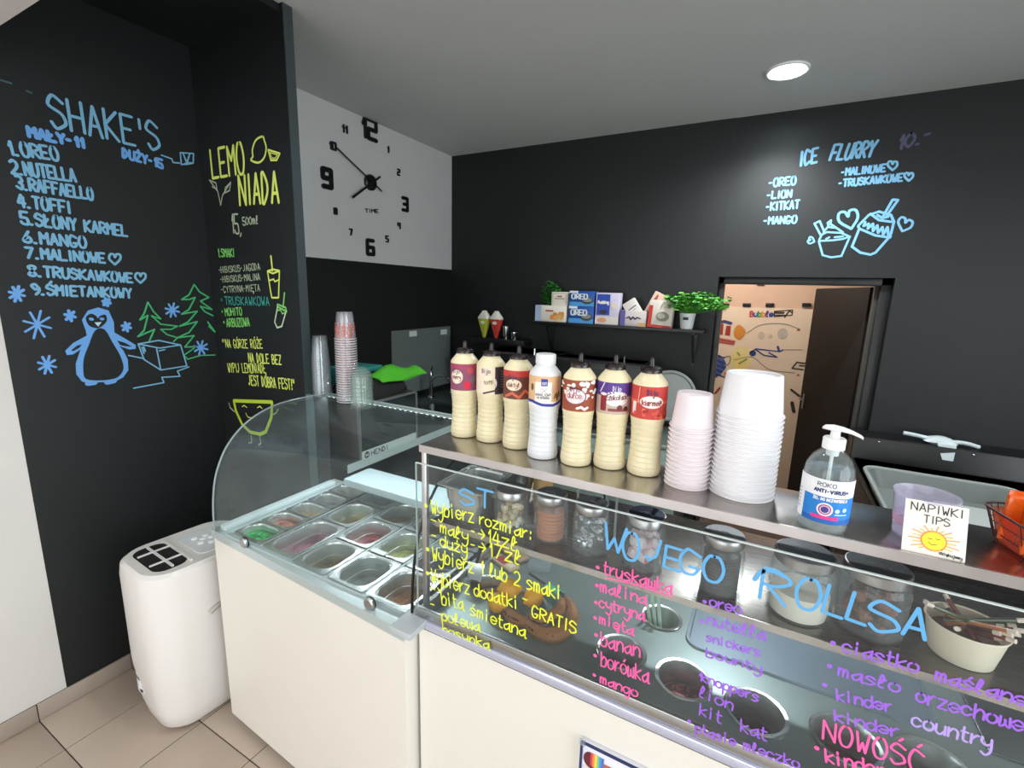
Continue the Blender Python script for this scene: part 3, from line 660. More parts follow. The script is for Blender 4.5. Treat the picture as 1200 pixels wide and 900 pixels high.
# pans
SP = M('#d3d9d8', .24, metal=.85, var=.03, scale=8)
def pan(cx, cy, hx, hy, rimz, depth, label, cols=None, level=.05, group='steel ingredient pans in the curved-glass display', r=.05, lump=.004, chunks=None, name='ingredient_pan', cat='food pan'):
    t = T(name, label, cat, (cx, cy, rimz - depth), 0, group)
    b = MB(); d = depth; ix, iy = hx - .011, hy - .011; r = min(r, ix * .75, iy * .8)
    R = [rr(0, 0, 0, ix - .014, iy - .014, r * .8, 5), rr(d - .006, 0, 0, ix - .0015, iy - .0015, r, 5), rr(d - .003, 0, 0, hx, hy, .008, 5), rr(d, 0, 0, hx, hy, .008, 5), rr(d + .0005, 0, 0, ix + .002, iy + .002, r, 5), rr(d - .003, 0, 0, ix, iy, r, 5),
         rr(d * .55, 0, 0, ix - .004, iy - .004, r, 5), rr(d * .53, 0, 0, ix - .008, iy - .008, r, 5), rr(.008, 0, 0, ix - .013, iy - .013, r * .8, 5), rr(.003, 0, 0, ix - .022, iy - .022, r * .7, 5)]
    b.loft(R, SP); b.obj('pan', t)
    if cols:
        f = (level / d); s = .010 * (1 - f) + .001
        c = MB(); fill(c, 0, 0, ix - s - .003, iy - s - .003, r * .9, level, M(cols[0], .35, var=.3, scale=120, bump=.3), lump)
        if len(cols) > 1:
            for k in range(chunks or 14):
                c.blob((random.uniform(-1, 1) * (ix - .028), random.uniform(-1, 1) * (iy - .024), level + .001), random.uniform(.005, .010), random.uniform(.004, .009), .005, M(cols[1 + k % (len(cols) - 1)], .35), 7, 4, jit=.2)
        o = c.obj('contents', t); o['kind'] = 'stuff'
    return t
z = .897
pans = [
 (-1.645, 1.022, .083, .055, 'green jelly pan in front left corner of display', ['#1fb85a', '#35d070', '#128a40'], .075),
 (-1.645, 1.134, .083, .055, 'steel pan of pinkish brown chopped nuts behind green pan', ['#a8705e', '#c08a74', '#8b5a48', '#b57f70'], .072),
 (-1.647, 1.246, .083, .055, 'steel pan with orange yellow mango pieces in left column', ['#b98a28', '#e3a52c', '#f0c040'], .04),
 (-1.650, 1.358, .083, .055, 'nearly empty steel pan fourth from front in left column', ['#a9a07c'], .02),
 (-1.652, 1.470, .083, .055, 'rearmost steel pan of left column with brown syrup', ['#9a6a50'], .03),
 (-1.462, 1.090, .084, .124, 'long steel pan with pink berry sauce at display front', ['#93405e', '#a8244c', '#7c1c3c'], .022),
 (-1.462, 1.312, .084, .094, 'steel pan of yellow fruit behind the long pink pan', ['#a3954e', '#c9b43c', '#b8a84a'], .025),
 (-1.462, 1.470, .084, .060, 'clear covered steel pan at back of second column', ['#8e9a98'], .03),
 (-1.285, 1.045, .083, .092, 'steel pan with thin beige brown sauce at display front', ['#8f8462', '#9c7c40'], .022),
 (-1.285, 1.235, .083, .092, 'steel pan of dark red cherries in middle of display', ['#6d1420', '#8f0f20', '#a01828', '#5c0c18'], .05),
 (-1.285, 1.420, .083, .090, 'beige sauce pan behind the cherry pan', ['#a08a68', '#c2a23c'], .03),
 (-1.108, 1.042, .083, .092, 'empty grey steel pan at display front right', ['#87918d'], .03),
 (-1.108, 1.232, .083, .092, 'steel pan of pale green kiwi sauce with white tag', ['#8a9250', '#a3ac48', '#9aa45c'], .035),
 (-1.108, 1.420, .083, .090, 'steel pan behind the kiwi pan, partly hidden', ['#9b6f4f'], .03),
 (-.930, 1.036, .083, .092, 'brown caramel sauce pan at right end of display front', ['#9a6c48', '#b07c50'], .032),
 (-.930, 1.226, .083, .092, 'dark blueberry pan behind caramel pan at display right end', ['#39424a', '#2c343c'], .04),
 (-.930, 1.412, .083, .088, 'steel pan in back right corner of display', ['#8c8a80'], .03)]
for a in pans:
    tt = pan(a[0], a[1], a[2] - .001, a[3] - .001, z, .10, a[4], a[5], a[6])
    if 'clear covered' in a[4]: MB().box(-.075, .075, -.05, .05, .102, .106, glass((.85, .9, .9), 1.5, .1), r=.004).obj('lid', tt)
    if 'kiwi sauce' in a[4]: MB().box(-.065, -.005, -.098, -.078, .1035, .106, M('#e8ecec', .4)).obj('price_tag', tt)
P(MB().box(-1.745, -.84, .948, .968, zt, .892, CG).box(-1.557, -1.551, .965, 1.5, zt, .896, CG).box(-1.376, -1.370, .965, 1.5, zt, .896, CG).box(-1.199, -1.193, .965, 1.5, zt, .896, CG).box(-1.022, -1.016, .965, 1.5, zt, .896, CG), 'pan_support', t)
# cups on the glass roof
zg = 1.3385
CL = glass((.95, .965, .97), 1.45, .045, (.9, .93, .95))
CL2 = glass((.94, .95, .95), 1.45, .07, (.9, .93, .95))
def cup_stack(pos, n, r, rb, h, pitch, m, name, labels, cat, group, invert=True, wall=.0012, deco=None, nseg=26):
    """each cup of the stack is a thing of its own"""
    first = None
    for k in range(n):
        lab = labels(k)
        if first is None:
            t = T(name, lab, cat, pos, 0, group)
            b = MB(); w = wall
            b.lathe([(r - w * 2, 0), (r + .0015, 0), (r + .0036, .0018), (r + .0020, .0048), (r - .0005, .004), (rb, h - .002), (rb - .002, h), (rb - .004, h), (rb - .005, h - .006), (.001, h - .006), (.001, h - .007), (rb - .007, h - .008), (r - w - .002, .003)], m, nseg, cap=False)
            b.obj('cup_wall', t)
            if deco:
                deco(t); MB().tube([(x, y, .0018) for x, y in circ(0, 0, r + .0012, 26)], .0016, M('#dfe0e2', .3), 6, closed=True).obj('rim', t)
            first = t
        else:
            copy_tree(first, (pos[0] + random.uniform(-.0004, .0004), pos[1], pos[2] + k * pitch), random.uniform(-.1, .1), lab, group)
def near(p, q): return p
p = onz(378, 464, zg); c = Vector((p.x + .004, p.y + .0, zg))
c.y = min(c.y, 1.46); c.x = max(c.x, -1.765)
c = Vector((-1.775, 1.452, zg))
ORD = ['topmost', 'second', 'third', 'fourth', 'fifth', 'sixth', 'seventh', 'eighth', 'ninth', 'tenth', 'eleventh', 'twelfth', 'thirteenth', 'fourteenth', 'fifteenth', 'sixteenth', 'seventeenth', 'eighteenth', 'nineteenth', 'twentieth', 'twenty-first', 'twenty-second', 'twenty-third', 'twenty-fourth', 'twenty-fifth', 'twenty-sixth', 'twenty-seventh']
def nth(what, n, where): return lambda k: '%s, %s %s' % (what, ORD[n - 1 - k] if k < n - 1 else 'topmost', ('from the top ' if k < n - 1 else '') + where)
cup_stack(c, 14, .040, .031, .115, .0125, CL, 'clear_cup', nth('clear plastic cup', 14, 'of the left stack on the display roof'), 'cup', 'clear cups stacked on the display roof')
def red_deco(t):
    pr_ = lambda v: .0445 - (.0445 - .034) * v / .115
    p = Pen(lambda u, v, w: Vector(((pr_(v) + w) * cos(u / .04), (pr_(v) + w) * sin(u / .04), v)), .0006)
    m1, m2 = INK('#d4806c'), INK('#cc6c64')
    for k in range(11):
        u = k * 2 * pi * .04 / 11
        p.rect(u, .042, u + .010, .048, m1, 2); p.line([(u, .052), (u + .008, .058), (u + .016, .052)], .004, m2, seg=.005); p.ell(u + .008, .066, .005, .004, m1, 8)
    p.obj('print', t)
c = Vector((-1.605, 1.447, zg))
cup_stack(c, 27, .0445, .034, .115, .0106, glass((.93, .93, .94), 1.45, .09, (.92, .92, .94)), 'printed_cup', nth('clear cup with red print', 27, 'of the tall display roof stack'), 'cup', 'red printed cups stacked on the display roof', deco=red_deco)
# dome lids : nested
c = Vector((-1.47, 1.40, zg)); first = None
for k in range(7):
    if first is None:
        t = T('dome_lid', 'clear dome lid, seventh from the top of the stack beside red cups', 'lid', c, 0, 'dome lids stacked on the display roof')
        b = MB(); R = .045
        b.lathe([(R + .003, 0), (R + .004, .003), (R, .006), (R - .001, .03), (R - .006, .048), (R - .018, .062), (R - .032, .069), (.001, .071), (.001, .0695), (R - .033, .067), (R - .02, .060), (R - .0075, .046), (R - .0025, .03), (R - .002, .002)], glass((.94, .97, .955), 1.45, .05, (.85, .92, .9)), 26, cap=False)
        b.obj('dome', t); first = t
    else: copy_tree(first, (c.x, c.y, c.z + k * .017), 0, nth('clear dome lid', 7, 'of the stack beside red cups')(k), first['group'])
# ================================================================ ICE CREAM ROLL COUNTER
rx0, rx1, ry, ryb = -.80, 1.62, .950, 1.64
t = T('roll_counter', 'long white and steel ice cream roll counter in the foreground', 'counter', ((rx0 + rx1) / 2, 1.3, 0))
P(MB().box(rx0, rx1, ry, ryb, .06, .70, WGL).box(rx0, rx1, ry, ry + .02, .70, .864, WGL).box(rx0, rx1, ryb - .02, ryb, .70, .864, WGL).box(rx0, rx0 + .02, ry + .02, ryb - .02, .70, .864, WGL).box(rx1 - .02, rx1, ry + .02, ryb - .02, .70, .864, WGL), 'cabinet', t)
P(MB().box(rx0 + .05, rx1 - .05, ry + .06, ryb - .05, 0, .062, M('#151413', .6)), 'plinth', t)
LIL = M('#c6c9dd', .22, metal=.35, var=.03)
P(MB().box(rx0, rx1, ry - .012, ry + .004, .876, .903, LIL, r=.006), 'front_rail', t)
P(MB().box(rx0 - .012, rx1, ry - .006, ry + .006, .903, .934, STEEL, r=.002).box(rx0 - .012, rx0 + .0, ry, ryb, .862, .915, STEEL, r=.002), 'steel_lip', t)
zw = .872
holes = [(-.72, 1.205, .060), (-.575, 1.19, .062), (-.258, 1.145, .062), (-.191, 1.345, .054), (-.095, 1.133, .064), (.071, 1.120, .064), (.249, 1.14, .064), (.405, 1.16, .064), (.57, 1.16, .064), (.73, 1.16, .064)]
WT = M('#8fa09f', .3, metal=.45, var=.05, scale=12)
o = plate([(rx0, ry + .004), (rx1, ry + .004), (rx1, ryb), (rx0, ryb)], [circ(*h) for h in holes], .003, 'worktop', WT, t); o.location = Vector((0, 0, zw)) - t.location
cp = MB(); X0, X1, Y0, Y1 = -.115, .445, 1.262, 1.56
cp.loft([rr(zw, (X0 + X1) / 2, (Y0 + Y1) / 2, (X1 - X0) / 2, (Y1 - Y0) / 2, .04, 5), rr(zw + .006, (X0 + X1) / 2, (Y0 + Y1) / 2, (X1 - X0) / 2 - .002, (Y1 - Y0) / 2 - .002, .04, 5), rr(zw + .006, (X0 + X1) / 2, (Y0 + Y1) / 2, (X1 - X0) / 2 - .010, (Y1 - Y0) / 2 - .010, .034, 5), rr(zw + .0015, (X0 + X1) / 2, (Y0 + Y1) / 2, (X1 - X0) / 2 - .013, (Y1 - Y0) / 2 - .013, .034, 5)], M('#8fa2b0', .25, metal=.45, var=.04))  # a blue reflection is put into the plate's base colour
P(cp, 'cold_plate', t, label='rectangular freezing plate with rounded rim')
P(MB().box(.52, 1.1, 1.262, 1.56, zw, zw + .006, steel('#5c6468', .3), r=.003), 'cover_plate', t)
# round pans
RC = {(-.72): ('round steel pan of brown granola at left end of counter', ['#9c7048', '#b08050', '#c79a66', '#7c5434'], .085),
 (-.575): ('round steel pan holding lemons', None, 0), (-.258): ('empty round steel pan beside the bananas', ['#33283f'], .02),
 (-.191): ('small round steel pan with pale scoops standing in it', None, 0), (-.095): ('round steel pan of dark red strawberry sauce', ['#7a1826', '#b8404c', '#8c2434'], .06),
 (.071): ('round steel pan with violet sauce right of strawberry pan', ['#3a2638'], .05), (.249): ('round steel pan with reddish sauce behind pink lettering', ['#4a1a1c'], .05), (.405): ('round steel pan with olive contents at right edge of photo', ['#3f3a20'], .04)}
for (hx_, hy_, r) in holes:
    lab, cols, lev = RC.get(hx_, ('round steel pan further right, outside the photo', None, 0)) if hx_ < .5 else ('round steel pan %s beyond right edge of photo' % ('just' if hx_ < .65 else 'furthest'), ['#4a3020'], .05)
    g = 'round steel pans sunk in the roll counter'
    t = T('round_pan', lab, 'food pan', (hx_, hy_, zw - .12), 0, g)
    MB().lathe([(r - .012, 0), (r - .002, .119), (r + .005, .1215), (r + .006, .1235), (r + .004, .125), (r - .003, .124), (r - .006, .115), (r - .014, .006), (.001, .003)], SP, 36).obj('pan', t)
    if cols:
        c = MB(); fill(c, 0, 0, r - .013, r - .013, r, lev, M(cols[0], .3, var=.3, scale=100), .002, 5)
        for k in range(26 if len(cols) > 1 else 0):
            a = random.uniform(0, 2 * pi); q = (r - .022) * sqrt(random.random()); c.blob((q * cos(a), q * sin(a), lev + .003), random.uniform(.005, .012), random.uniform(.005, .009), .007, M(cols[1 + k % (len(cols) - 1)], .4), 6, 4, jit=.2)
        o = c.obj('contents', t); o['kind'] = 'stuff'
# ---------------- glass guard with pen writing
t = T('glass_guard', 'clear upright glass guard with coloured handwriting on the roll counter', 'glass screen', (.4, .943, .934))
yg = .943
P(MB().box(-.797, rx1, yg - .0025, yg + .0025, .934, 1.372, glass((.96, .98, .975), 1.42, .020, (.7, .76, .8), 0.)), 'pane', t)  # diffuse haze stands in for greyish reflections on the pane
P(MB().box(-.797, rx1, yg - .0026, yg + .0026, 1.3721, 1.3745, M('#c9d4d2', .15)).box(-.7985, -.7971, yg - .0026, yg + .0026, .934, 1.3745, M('#aebcba', .2)), 'polished_edge', t)
YW_, PK, PU, BL, PU2 = M('#e8f43c', .5), M('#ff5fa8', .5), M('#9a62d8', .5), M('#5fa9dc', .5), M('#b49adf', .5)
def Wr(s, x0, y0, x1, y1, h, wd, m, name='handwriting', lab=None, **k):
    p = Pen(plane_y(yg - .0032), .0003, PY(yg)); p.ptext(s, x0, y0, x1, y1, h, wd, m, jit=.03, **k)
    o = p.obj(name, t, loc=-t.location)
    if lab: o['label'] = lab
def dot(x, y, m, r=.0045):
    p = Pen(plane_y(yg - .0032), .0003, PY(yg)); c = p.uv(x, y); p.ell(c[0], c[1], r, r, m, 10); p.obj('bullet', t, loc=-t.location)
for s, a in (('Wybierz', (507, 601, 556, 612, 15)), ('rozmiar:', (563, 613, 624, 632, 13)), ('-', (506, 613, 514, 616, 10)), ('mały', (517, 623, 549, 634, 13)), ('->14zł', (553, 629, 606, 645, 15)), ('-', (507, 631, 514, 633, 10)), ('duży', (517, 639, 548, 650, 13)), ('->17zł', (553, 645, 611, 661, 15)),
    ('Wybierz', (508, 655, 556, 671, 15)), ('1 lub 2 smaki', (564, 671, 658, 702, 15)), ('Wybierz', (507, 681, 551, 696, 15)), ('dodatki', (557, 697, 608, 713, 14)), ('-', (613, 706, 620, 709, 12)), ('GRATIS', (624, 721, 675, 742, 13)),
    ('-', (505, 694, 514, 697, 12)), ('bita', (519, 707, 544, 714, 15)), ('śmietana', (552, 719, 616, 746, 13)), ('-', (506, 713, 512, 715, 12)), ('polewa', (519, 726, 563, 739, 12)), ('posypka', (520, 741, 574, 760, 10))):
    Wr(s, *a, .0038, YW_)
for x, y in ((500, 592), (502, 643), (502, 671)): dot(x, y, YW_, .006)
for s, a in (('truskawka', (708, 671, 787, 695, 14)), ('malina', (704, 692, 757, 707, 13)), ('cytryna', (703, 710, 755, 726, 12)), ('mięta', (703, 729, 742, 743, 11)), ('banan', (705, 755, 750, 769, 16)), ('borówka', (705, 779, 760, 799, 17)), ('mango', (704, 799, 747, 816, 11))): Wr(s, *a, .0036, PK)
p = Pen(plane_y(yg - .0032), .0003, PY(yg)); p.pline([(712, 676), (752, 686), (786, 698)], .003, PK); p.obj('underline', t, loc=-t.location)
for x, y in ((701, 664), (700, 685), (699, 705), (698, 723), (699, 743), (698, 767), (697, 790)): dot(x, y, PK)
for s, a in (('oreo', (832, 709, 868, 719, 12)), ('nutella', (829, 731, 896, 749, 13)), ('snickers', (828, 750, 890, 768, 10)), ('bounty', (828, 768, 892, 787, 10)), ('knoppers', (822, 797, 888, 821, 11)), ('lion', (820, 815, 858, 831, 13)), ('kit', (820, 836, 845, 846, 13)), ('kat', (868, 855, 898, 866, 14)), ('ptasie mleczko', (815, 856, 936, 899, 11))): Wr(s, *a, .0034, PU)
for x, y in ((826, 704), (823, 727), (822, 790), (808, 844)): dot(x, y, PU)
for s, a in (('ciastko', (987, 762, 1074, 787, 15)), ('maślane', (1095, 795, 1200, 826, 15)), ('masło', (982, 790, 1053, 810, 14)), ('orzechowe', (1073, 820, 1197, 855, 16)), ('kinder', (981, 819, 1044, 833, 13)), ('country', (1068, 848, 1160, 876, 16)), ('kinder', (978, 843, 1052, 862, 13))): Wr(s, *a, .0036, PU if s != 'country' else PU2)
for x, y in ((976, 752), (972, 779), (966, 801)): dot(x, y, PU)
Wr('NOWOŚĆ', 964, 864, 1080, 903, 22, .004, PK); Wr('kinder', 968, 891, 1036, 909, 15, .004, PK); dot(957, 875, PK)
for s, a in (('S', (541, 589, 556, 592, 17)), ('T', (560, 592, 578, 597, 20)), ('W', (707, 640, 731, 648, 30)), ('O', (730, 652, 748, 657, 30)), ('J', (757, 654, 770, 660, 28)), ('E', (778, 663, 797, 669, 25)), ('G', (796, 668, 818, 675, 27)), ('O', (824, 676, 846, 682, 28)), ('R', (890, 700, 920, 709, 36)), ('O', (931, 708, 957, 716, 34)), ('L', (963, 716, 986, 724, 33)), ('L', (991, 724, 1013, 732, 33)), ('S', (1018, 734, 1050, 742, 34)), ('A', (1057, 742, 1083, 749, 34))): Wr(s, *a, .0062, BL)
p = Pen(plane_y(yg - .0032), .0003, PY(yg)); p.pline([(884, 678), (892, 669), (905, 668), (918, 674)], .008, BL, smooth=3); p.obj('pen_swash', t, loc=-t.location)
# ---------------- steel shelf unit
t = T('shelf_unit', 'two tier stainless steel shelf standing above the roll counter', 'shelf', (.4, 1.2, zw))
ZS, ZM = 1.414, 1.185
SH = steel('#b3aeaa', .22, (1, 1, 1)); RIMM = steel('#c9c4c4', .32)
P(MB().box(-.806, rx1, .972, 1.172, ZS - .018, ZS, SH, r=.002), 'top_shelf', t)
P(MB().box(-.808, rx1, .968, .973, ZS - .020, ZS + .0005, RIMM), 'front_edge', t)
P(MB().box(-.79, rx1, 1.0, 1.40, ZM - .014, ZM, steel('#77736f', .25), r=.002).box(-.79, rx1, .998, 1.0, ZM - .016, ZM, steel('#d0cccb', .25)), 'middle_shelf', t)
for x in (-.798, 1.55):
    P(MB().box(x - .008, x + .008, .975, .989, zw, ZS - .018, RIMM, r=.002), 'post', t)
    P(MB().box(x - .008, x + .008, 1.385, 1.399, zw, ZM, RIMM, r=.002), 'post', t)
for px, w_ in ((677, .004), (712, .006), (723, .005), (775, .012)):
    c = ony(px, 590, 1.165); P(MB().box(c.x - w_ / 2, c.x + w_ / 2, 1.16, 1.168, ZM, ZS - .018, M('#a9b4b4', .35)), 'strut', t)
# ================================================================ SAUCE BOTTLES
CREAM = M('#e7dcb6', .32, var=.03, scale=12); CAPM = M('#1d1513', .25, spec=.6); WBOT = M('#e2e4e6', .3, var=.02)
bp = [(.032, 0), (.0375, .003), (.0392, .012)]
for k in range(9):
    zz = .02 + k * .0125; wst = .0392 - .0040 * sin(pi * min(1, max(0, (zz - .015) / .125)))
    bp += [(wst, zz), (wst - .0011, zz + .0018), (wst, zz + .0036)]
bp += [(.0385, .132), (.0398, .138), (.0398, .217), (.039, .221), (.033, .229), (.0238, .240), (.0215, .244)]
def br(v): return .0352
def bottle(px, py, label, design, cap='nozzle', yaw=0., sc=1.):
    c = front(px, py, ZS, .039); t = T('sauce_bottle', label, 'bottle', (c.x, min(c.y, 1.125), ZS), 0, 'sauce bottles lined up on the top steel shelf')
    m = WBOT if cap == 'flip' else CREAM
    MB().lathe(bp, m, 36).obj('bottle_body', t)
    cb = MB()
    if cap == 'flip': cb.lathe([(.0235, .241), (.0255, .243), (.0255, .263), (.0245, .267), (.018, .2685), (.001, .269)], WBOT, 32); cb.obj('cap', t)
    else:
        cb.lathe([(.0215, .242), (.0245, .2435), (.0245, .250), (.0215, .255), (.013, .257), (.001, .257)], CAPM, 28); cb.obj('cap', t)
        MB().lathe([(.0085, .255), (.0065, .262), (.0060, .272), (.0045, .277), (.001, .278)], CAPM, 16).obj('nozzle', t)
    a0 = atan2(-c.y, -c.x) + yaw; R = .0398
    p = Pen(lambda u, v, w: Vector(((R + w) * cos(a0 + u * 1.13 / R), (R + w) * sin(a0 + u * 1.13 / R), .178 + v * 1.18)), .0004)
    design(p); p.obj('printed_label', t)
    return t
Wm, Km, DBm, CRm, BUm = INK('#f2ece4'), INK('#2a2026'), INK('#3e2a5e'), INK('#efe0c8'), INK('#2b3a9c')
HWd, HH = .074, .032      # label half extents: nearly wraps the bottle
def base(p, m): p.rect(-HWd, -HH, HWd, HH, m, 22, 1)
def d1(p):
    base(p, INK('#8d4a68')); p.rect(-HWd, .02, HWd, HH, INK('#a3405e'), 22); p.ell(-.016, .001, .017, .017, CRm, 20, rings=3); p.ell(.012, -.018, .009, .010, INK('#d8213f'), 14, rings=2); p.ell(.02, .016, .010, .008, INK('#c24a55'), 12, rings=2); p.ell(.026, -.005, .008, .01, INK('#7c6a6e'), 12, rings=2)
    p.text('Dijo', -.026, .010, -.008, .010, .008, .0012, DBm); p.text('cherry', -.028, -.004, -.004, -.004, .009, .0012, INK('#7a2040'), seg=.004)
def d2(p):
    base(p, CRm); p.rect(.008, -HH, .06, HH, INK('#3a2d33'), 12); p.ell(-.006, -.006, .019, .018, INK('#efe2c4'), 20, rings=3); p.line([(-.02, -.03), (-.005, -.026), (.012, -.022)], .004, INK('#4a2d22'), seg=.004)
    for k in range(7): p.rect(.022, .02 - k * .006, .045, .022 - k * .006, INK('#8a8590'), 4)
    p.text('Dijo', -.024, .018, -.004, .018, .009, .0013, DBm); p.text('toffi', -.018, -.008, .004, -.008, .009, .001, INK('#6a5030'), seg=.004)
def d3(p):
    base(p, INK('#6e3a30')); p.rect(-HWd, .018, HWd, HH, INK('#c23a34'), 22); p.ell(-.008, .0, .020, .013, CRm, 20, rings=3); p.line([(-.03, -.028), (-.01, -.018), (.006, -.028), (.02, -.012), (.032, -.02)], .006, INK('#d96a48'), seg=.004)
    p.text('Dijo', -.02, .014, -.002, .014, .009, .0013, DBm); p.text('daktyl', -.023, -.004, .006, -.004, .009, .0012, INK('#7a3a22'), seg=.004)
def d4(p):
    base(p, INK('#e3b98a')); p.rect(-.022, -.022, .016, .02, Wm, 8); p.rect(-HWd, -HH, HWd, -.022, Wm, 22); p.line([(-.06, -.024), (-.03, -.022), (-.005, -.028), (.02, -.029), (.04, -.024), (.06, -.022)], .006, BUm, seg=.005)
    p.rect(-.008, .012, .006, .027, BUm, 3); p.text('SOS', -.006, .015, .004, .015, .005, .0008, Wm)
    p.line([(-.008, .008), (.004, -.002)], .001, INK('#9a9aa5')); p.line([(.006, .008), (-.006, -.002)], .001, INK('#9a9aa5')); p.text('WANILIOWY', -.02, -.009, .014, -.009, .005, .0009, INK('#54546a')); p.text('DO DESEROW', -.016, -.015, .01, -.015, .004, .0007, INK('#54546a'))
    p.ell(-.03, .008, .004, .008, INK('#6a5a34'), 10, rings=2); p.line([(.022, -.014), (.027, -.004), (.03, -.018), (.035, .0), (.038, -.012)], .0025, INK('#4a3a1c'))
def d5(p):
    base(p, INK('#9c4a30'))
    rs = random.Random(3)
    for k in range(34): p.ell(rs.uniform(-.045, .045), rs.uniform(-.006, .029), rs.uniform(.003, .007), rs.uniform(.002, .005), Wm, 8, rings=1)
    p.w += .0002; p.ell(-.004, .0, .021, .016, INK('#8a5a78'), 22, rings=3); p.ell(-.005, .0, .0195, .0147, INK('#f3dede'), 22, rings=3)
    p.text('Dijo', -.014, .010, .004, .010, .008, .0012, DBm); p.text('dulce', -.020, -.004, .007, -.004, .012, .0014, INK('#a05a68'), seg=.004); p.line([(.0, -.024), (.008, -.021), (.014, -.026), (.02, -.022)], .005, Wm, seg=.003)
def d6(p):
    base(p, INK('#c9b4a6')); p.rect(-HWd, .004, HWd, HH, INK('#56388c'), 22); p.ell(.006, .0, .027, .015, Wm, 22, rings=3); p.rect(-.028, -.026, -.014, .008, INK('#8c2030'), 3); p.ell(-.021, .008, .008, .003, Wm, 10); p.line([(-.03, .012), (-.02, .031)], .002, Wm); p.rect(-.01, -.026, .035, -.02, INK('#8a4a44'), 8)
    p.text('Dijo', -.002, .016, .014, .016, .009, .0013, INK('#e6ddf4')); p.text('czekolada', -.014, -.004, .030, .0, .010, .0012, INK('#7a2a4a'), seg=.004)
    p.ell(.014, -.018, .006, .006, INK('#7a3030'), 8); p.ell(.028, -.02, .006, .005, INK('#5a2620'), 8)
def d7(p):
    base(p, INK('#c8433a')); p.rect(-HWd, -.002, HWd, .004, INK('#d86a4e'), 22); p.ell(.006, .002, .024, .012, Wm, 22, rings=3); p.rect(-.036, -.024, -.026, .0, INK('#e8dcd4'), 3)
    rs = random.Random(5)
    for k in range(22): p.ell(rs.uniform(-.03, .045), rs.uniform(-.029, -.014), .004, .004, INK(rs.choice(['#e0584a', '#b02c28', '#e88a5a'])), 7)
    p.text('Dijo', -.004, .016, .016, .016, .010, .0015, DBm); p.text('karmel', -.012, -.004, .024, -.004, .010, .0014, INK('#8a2a2a'), seg=.004); p.line([(-.02, .0), (-.018, .03)], .0015, INK('#f0b090'))
bottle(544, 514, 'leftmost sauce bottle, purple label with raspberry', d1, yaw=-.15)
bottle(574, 520, 'cream sauce bottle with beige and dark brown label, second from left', d2, yaw=.05)
bottle(605, 528, 'cream sauce bottle with brown label and red top band beside the white bottle', d3, yaw=-.1)
bottle(635, 540, 'white sauce bottle with flip cap and beige vanilla label', d4, cap='flip')
bottle(674, 548, 'cream sauce bottle with white spotted brown label right of the white bottle', d5, yaw=-.08)
bottle(713, 552, 'cream sauce bottle with purple and white chocolate label', d6)
bottle(753, 560, 'cream sauce bottle with red caramel label beside small paper cups', d7)
# ================================================================ PAPER CUP STACKS
PC = M('#e9dfe2', .42, var=.02); PCL = M('#ecebed', .4, var=.02)
c = front(803, 575, ZS, .0455); c.z = ZS
cup_stack(c, 14, .0450, .0370, .0765, .0103, PC, 'paper_cup', nth('small white paper cup', 14, 'of the shorter stack'), 'cup', 'small paper cups stacked upside down on the top shelf', nseg=32)
c = front(876, 592, ZS, .0625); c.z = ZS; c.y = 1.100; c.x -= .018
cup_stack(c, 18, .0628, .0540, .088, .0103, PCL, 'paper_bowl', nth('large white paper bowl', 18, 'of the tall wide stack'), 'cup', 'large paper bowls stacked upside down on the top shelf', nseg=40)
# ================================================================ SANITISER
c = front(960, 626, ZS, .040); t = T('sanitizer_bottle', 'clear hand sanitizer pump bottle with blue and white label on steel shelf', 'bottle', (c.x, c.y, ZS))
SG = glass((.95, .97, .97), 1.45, .05, (.9, .95, .95))
MB().lathe([(.030, 0), (.038, .003), (.040, .010), (.0405, .10), (.0385, .118), (.031, .136), (.019, .149), (.0155, .152), (.0155, .158), (.0143, .158), (.0143, .151), (.030, .134), (.037, .118), (.039, .10), (.0385, .010), (.001, .004)], SG, 36, cap=False).obj('bottle_body', t)
MB().lathe([(.001, .005), (.0375, .0052), (.0380, .10), (.0365, .115), (.001, .1152)], glass((.93, .96, .96), 1.33, .06, (.9, .95, .95)), 30, cap=False).obj('gel', t)
MB().lathe([(.0165, .152), (.018, .153), (.018, .171), (.0165, .173), (.001, .173)], M('#f1f2f2', .35), 32).obj('collar', t)
d = Vector((c.y, -c.x, 0)).normalized()
hd = MB().lathe([(.008, .172), (.0075, .186), (.001, .186)], M('#f1f2f2', .35), 20)
X = Matrix.Rotation(atan2(d.y, d.x), 4, 'Z')
hd.loft([[(x, w_ * cos(a), zc + h_ * sin(a)) for a in [2 * pi * k / 12 for k in range(12)]] for x, w_, h_, zc in ((-.021, .003, .002, .188), (-.017, .009, .004, .190), (-.004, .012, .0055, .1905), (.010, .010, .0045, .190), (.024, .006, .0035, .187), (.037, .004, .003, .182), (.041, .0035, .0025, .179))], M('#f1f2f2', .35), X=X)
hd.obj('pump_head', t)
MB().lathe([(.010, .140), (.0105, .150), (.001, .1505)], M('#dfe5e5', .4), 18).tube([(0, 0, .14), (0, 0, .012)], .003, M('#dfe5e5', .4)).obj('dip_tube', t)
a0 = atan2(-c.y, -c.x); R = .0407
p = Pen(lambda u, v, w: Vector(((R + w) * cos(a0 + u / R), (R + w) * sin(a0 + u / R), v)), .0004)
LB = INK('#1f7fd0')
p.rect(-.058, .022, .058, .104, INK('#eef0f4'), 20); p.rect(-.036, .022, .058, .072, LB, 18); p.rect(-.036, .022, .058, .032, INK('#1a5fae'), 18)
p.text('ROKO', -.014, .091, .014, .091, .007, .0013, INK('#5a6272')); p.text('ANTI-VIRUS+', -.018, .080, .036, .080, .006, .0018, INK('#1f2f66'), seg=.005); p.text('ŻEL DO DEZYNFEKCJI', -.018, .0655, .036, .0655, .0045, .0012, Wm, seg=.005)
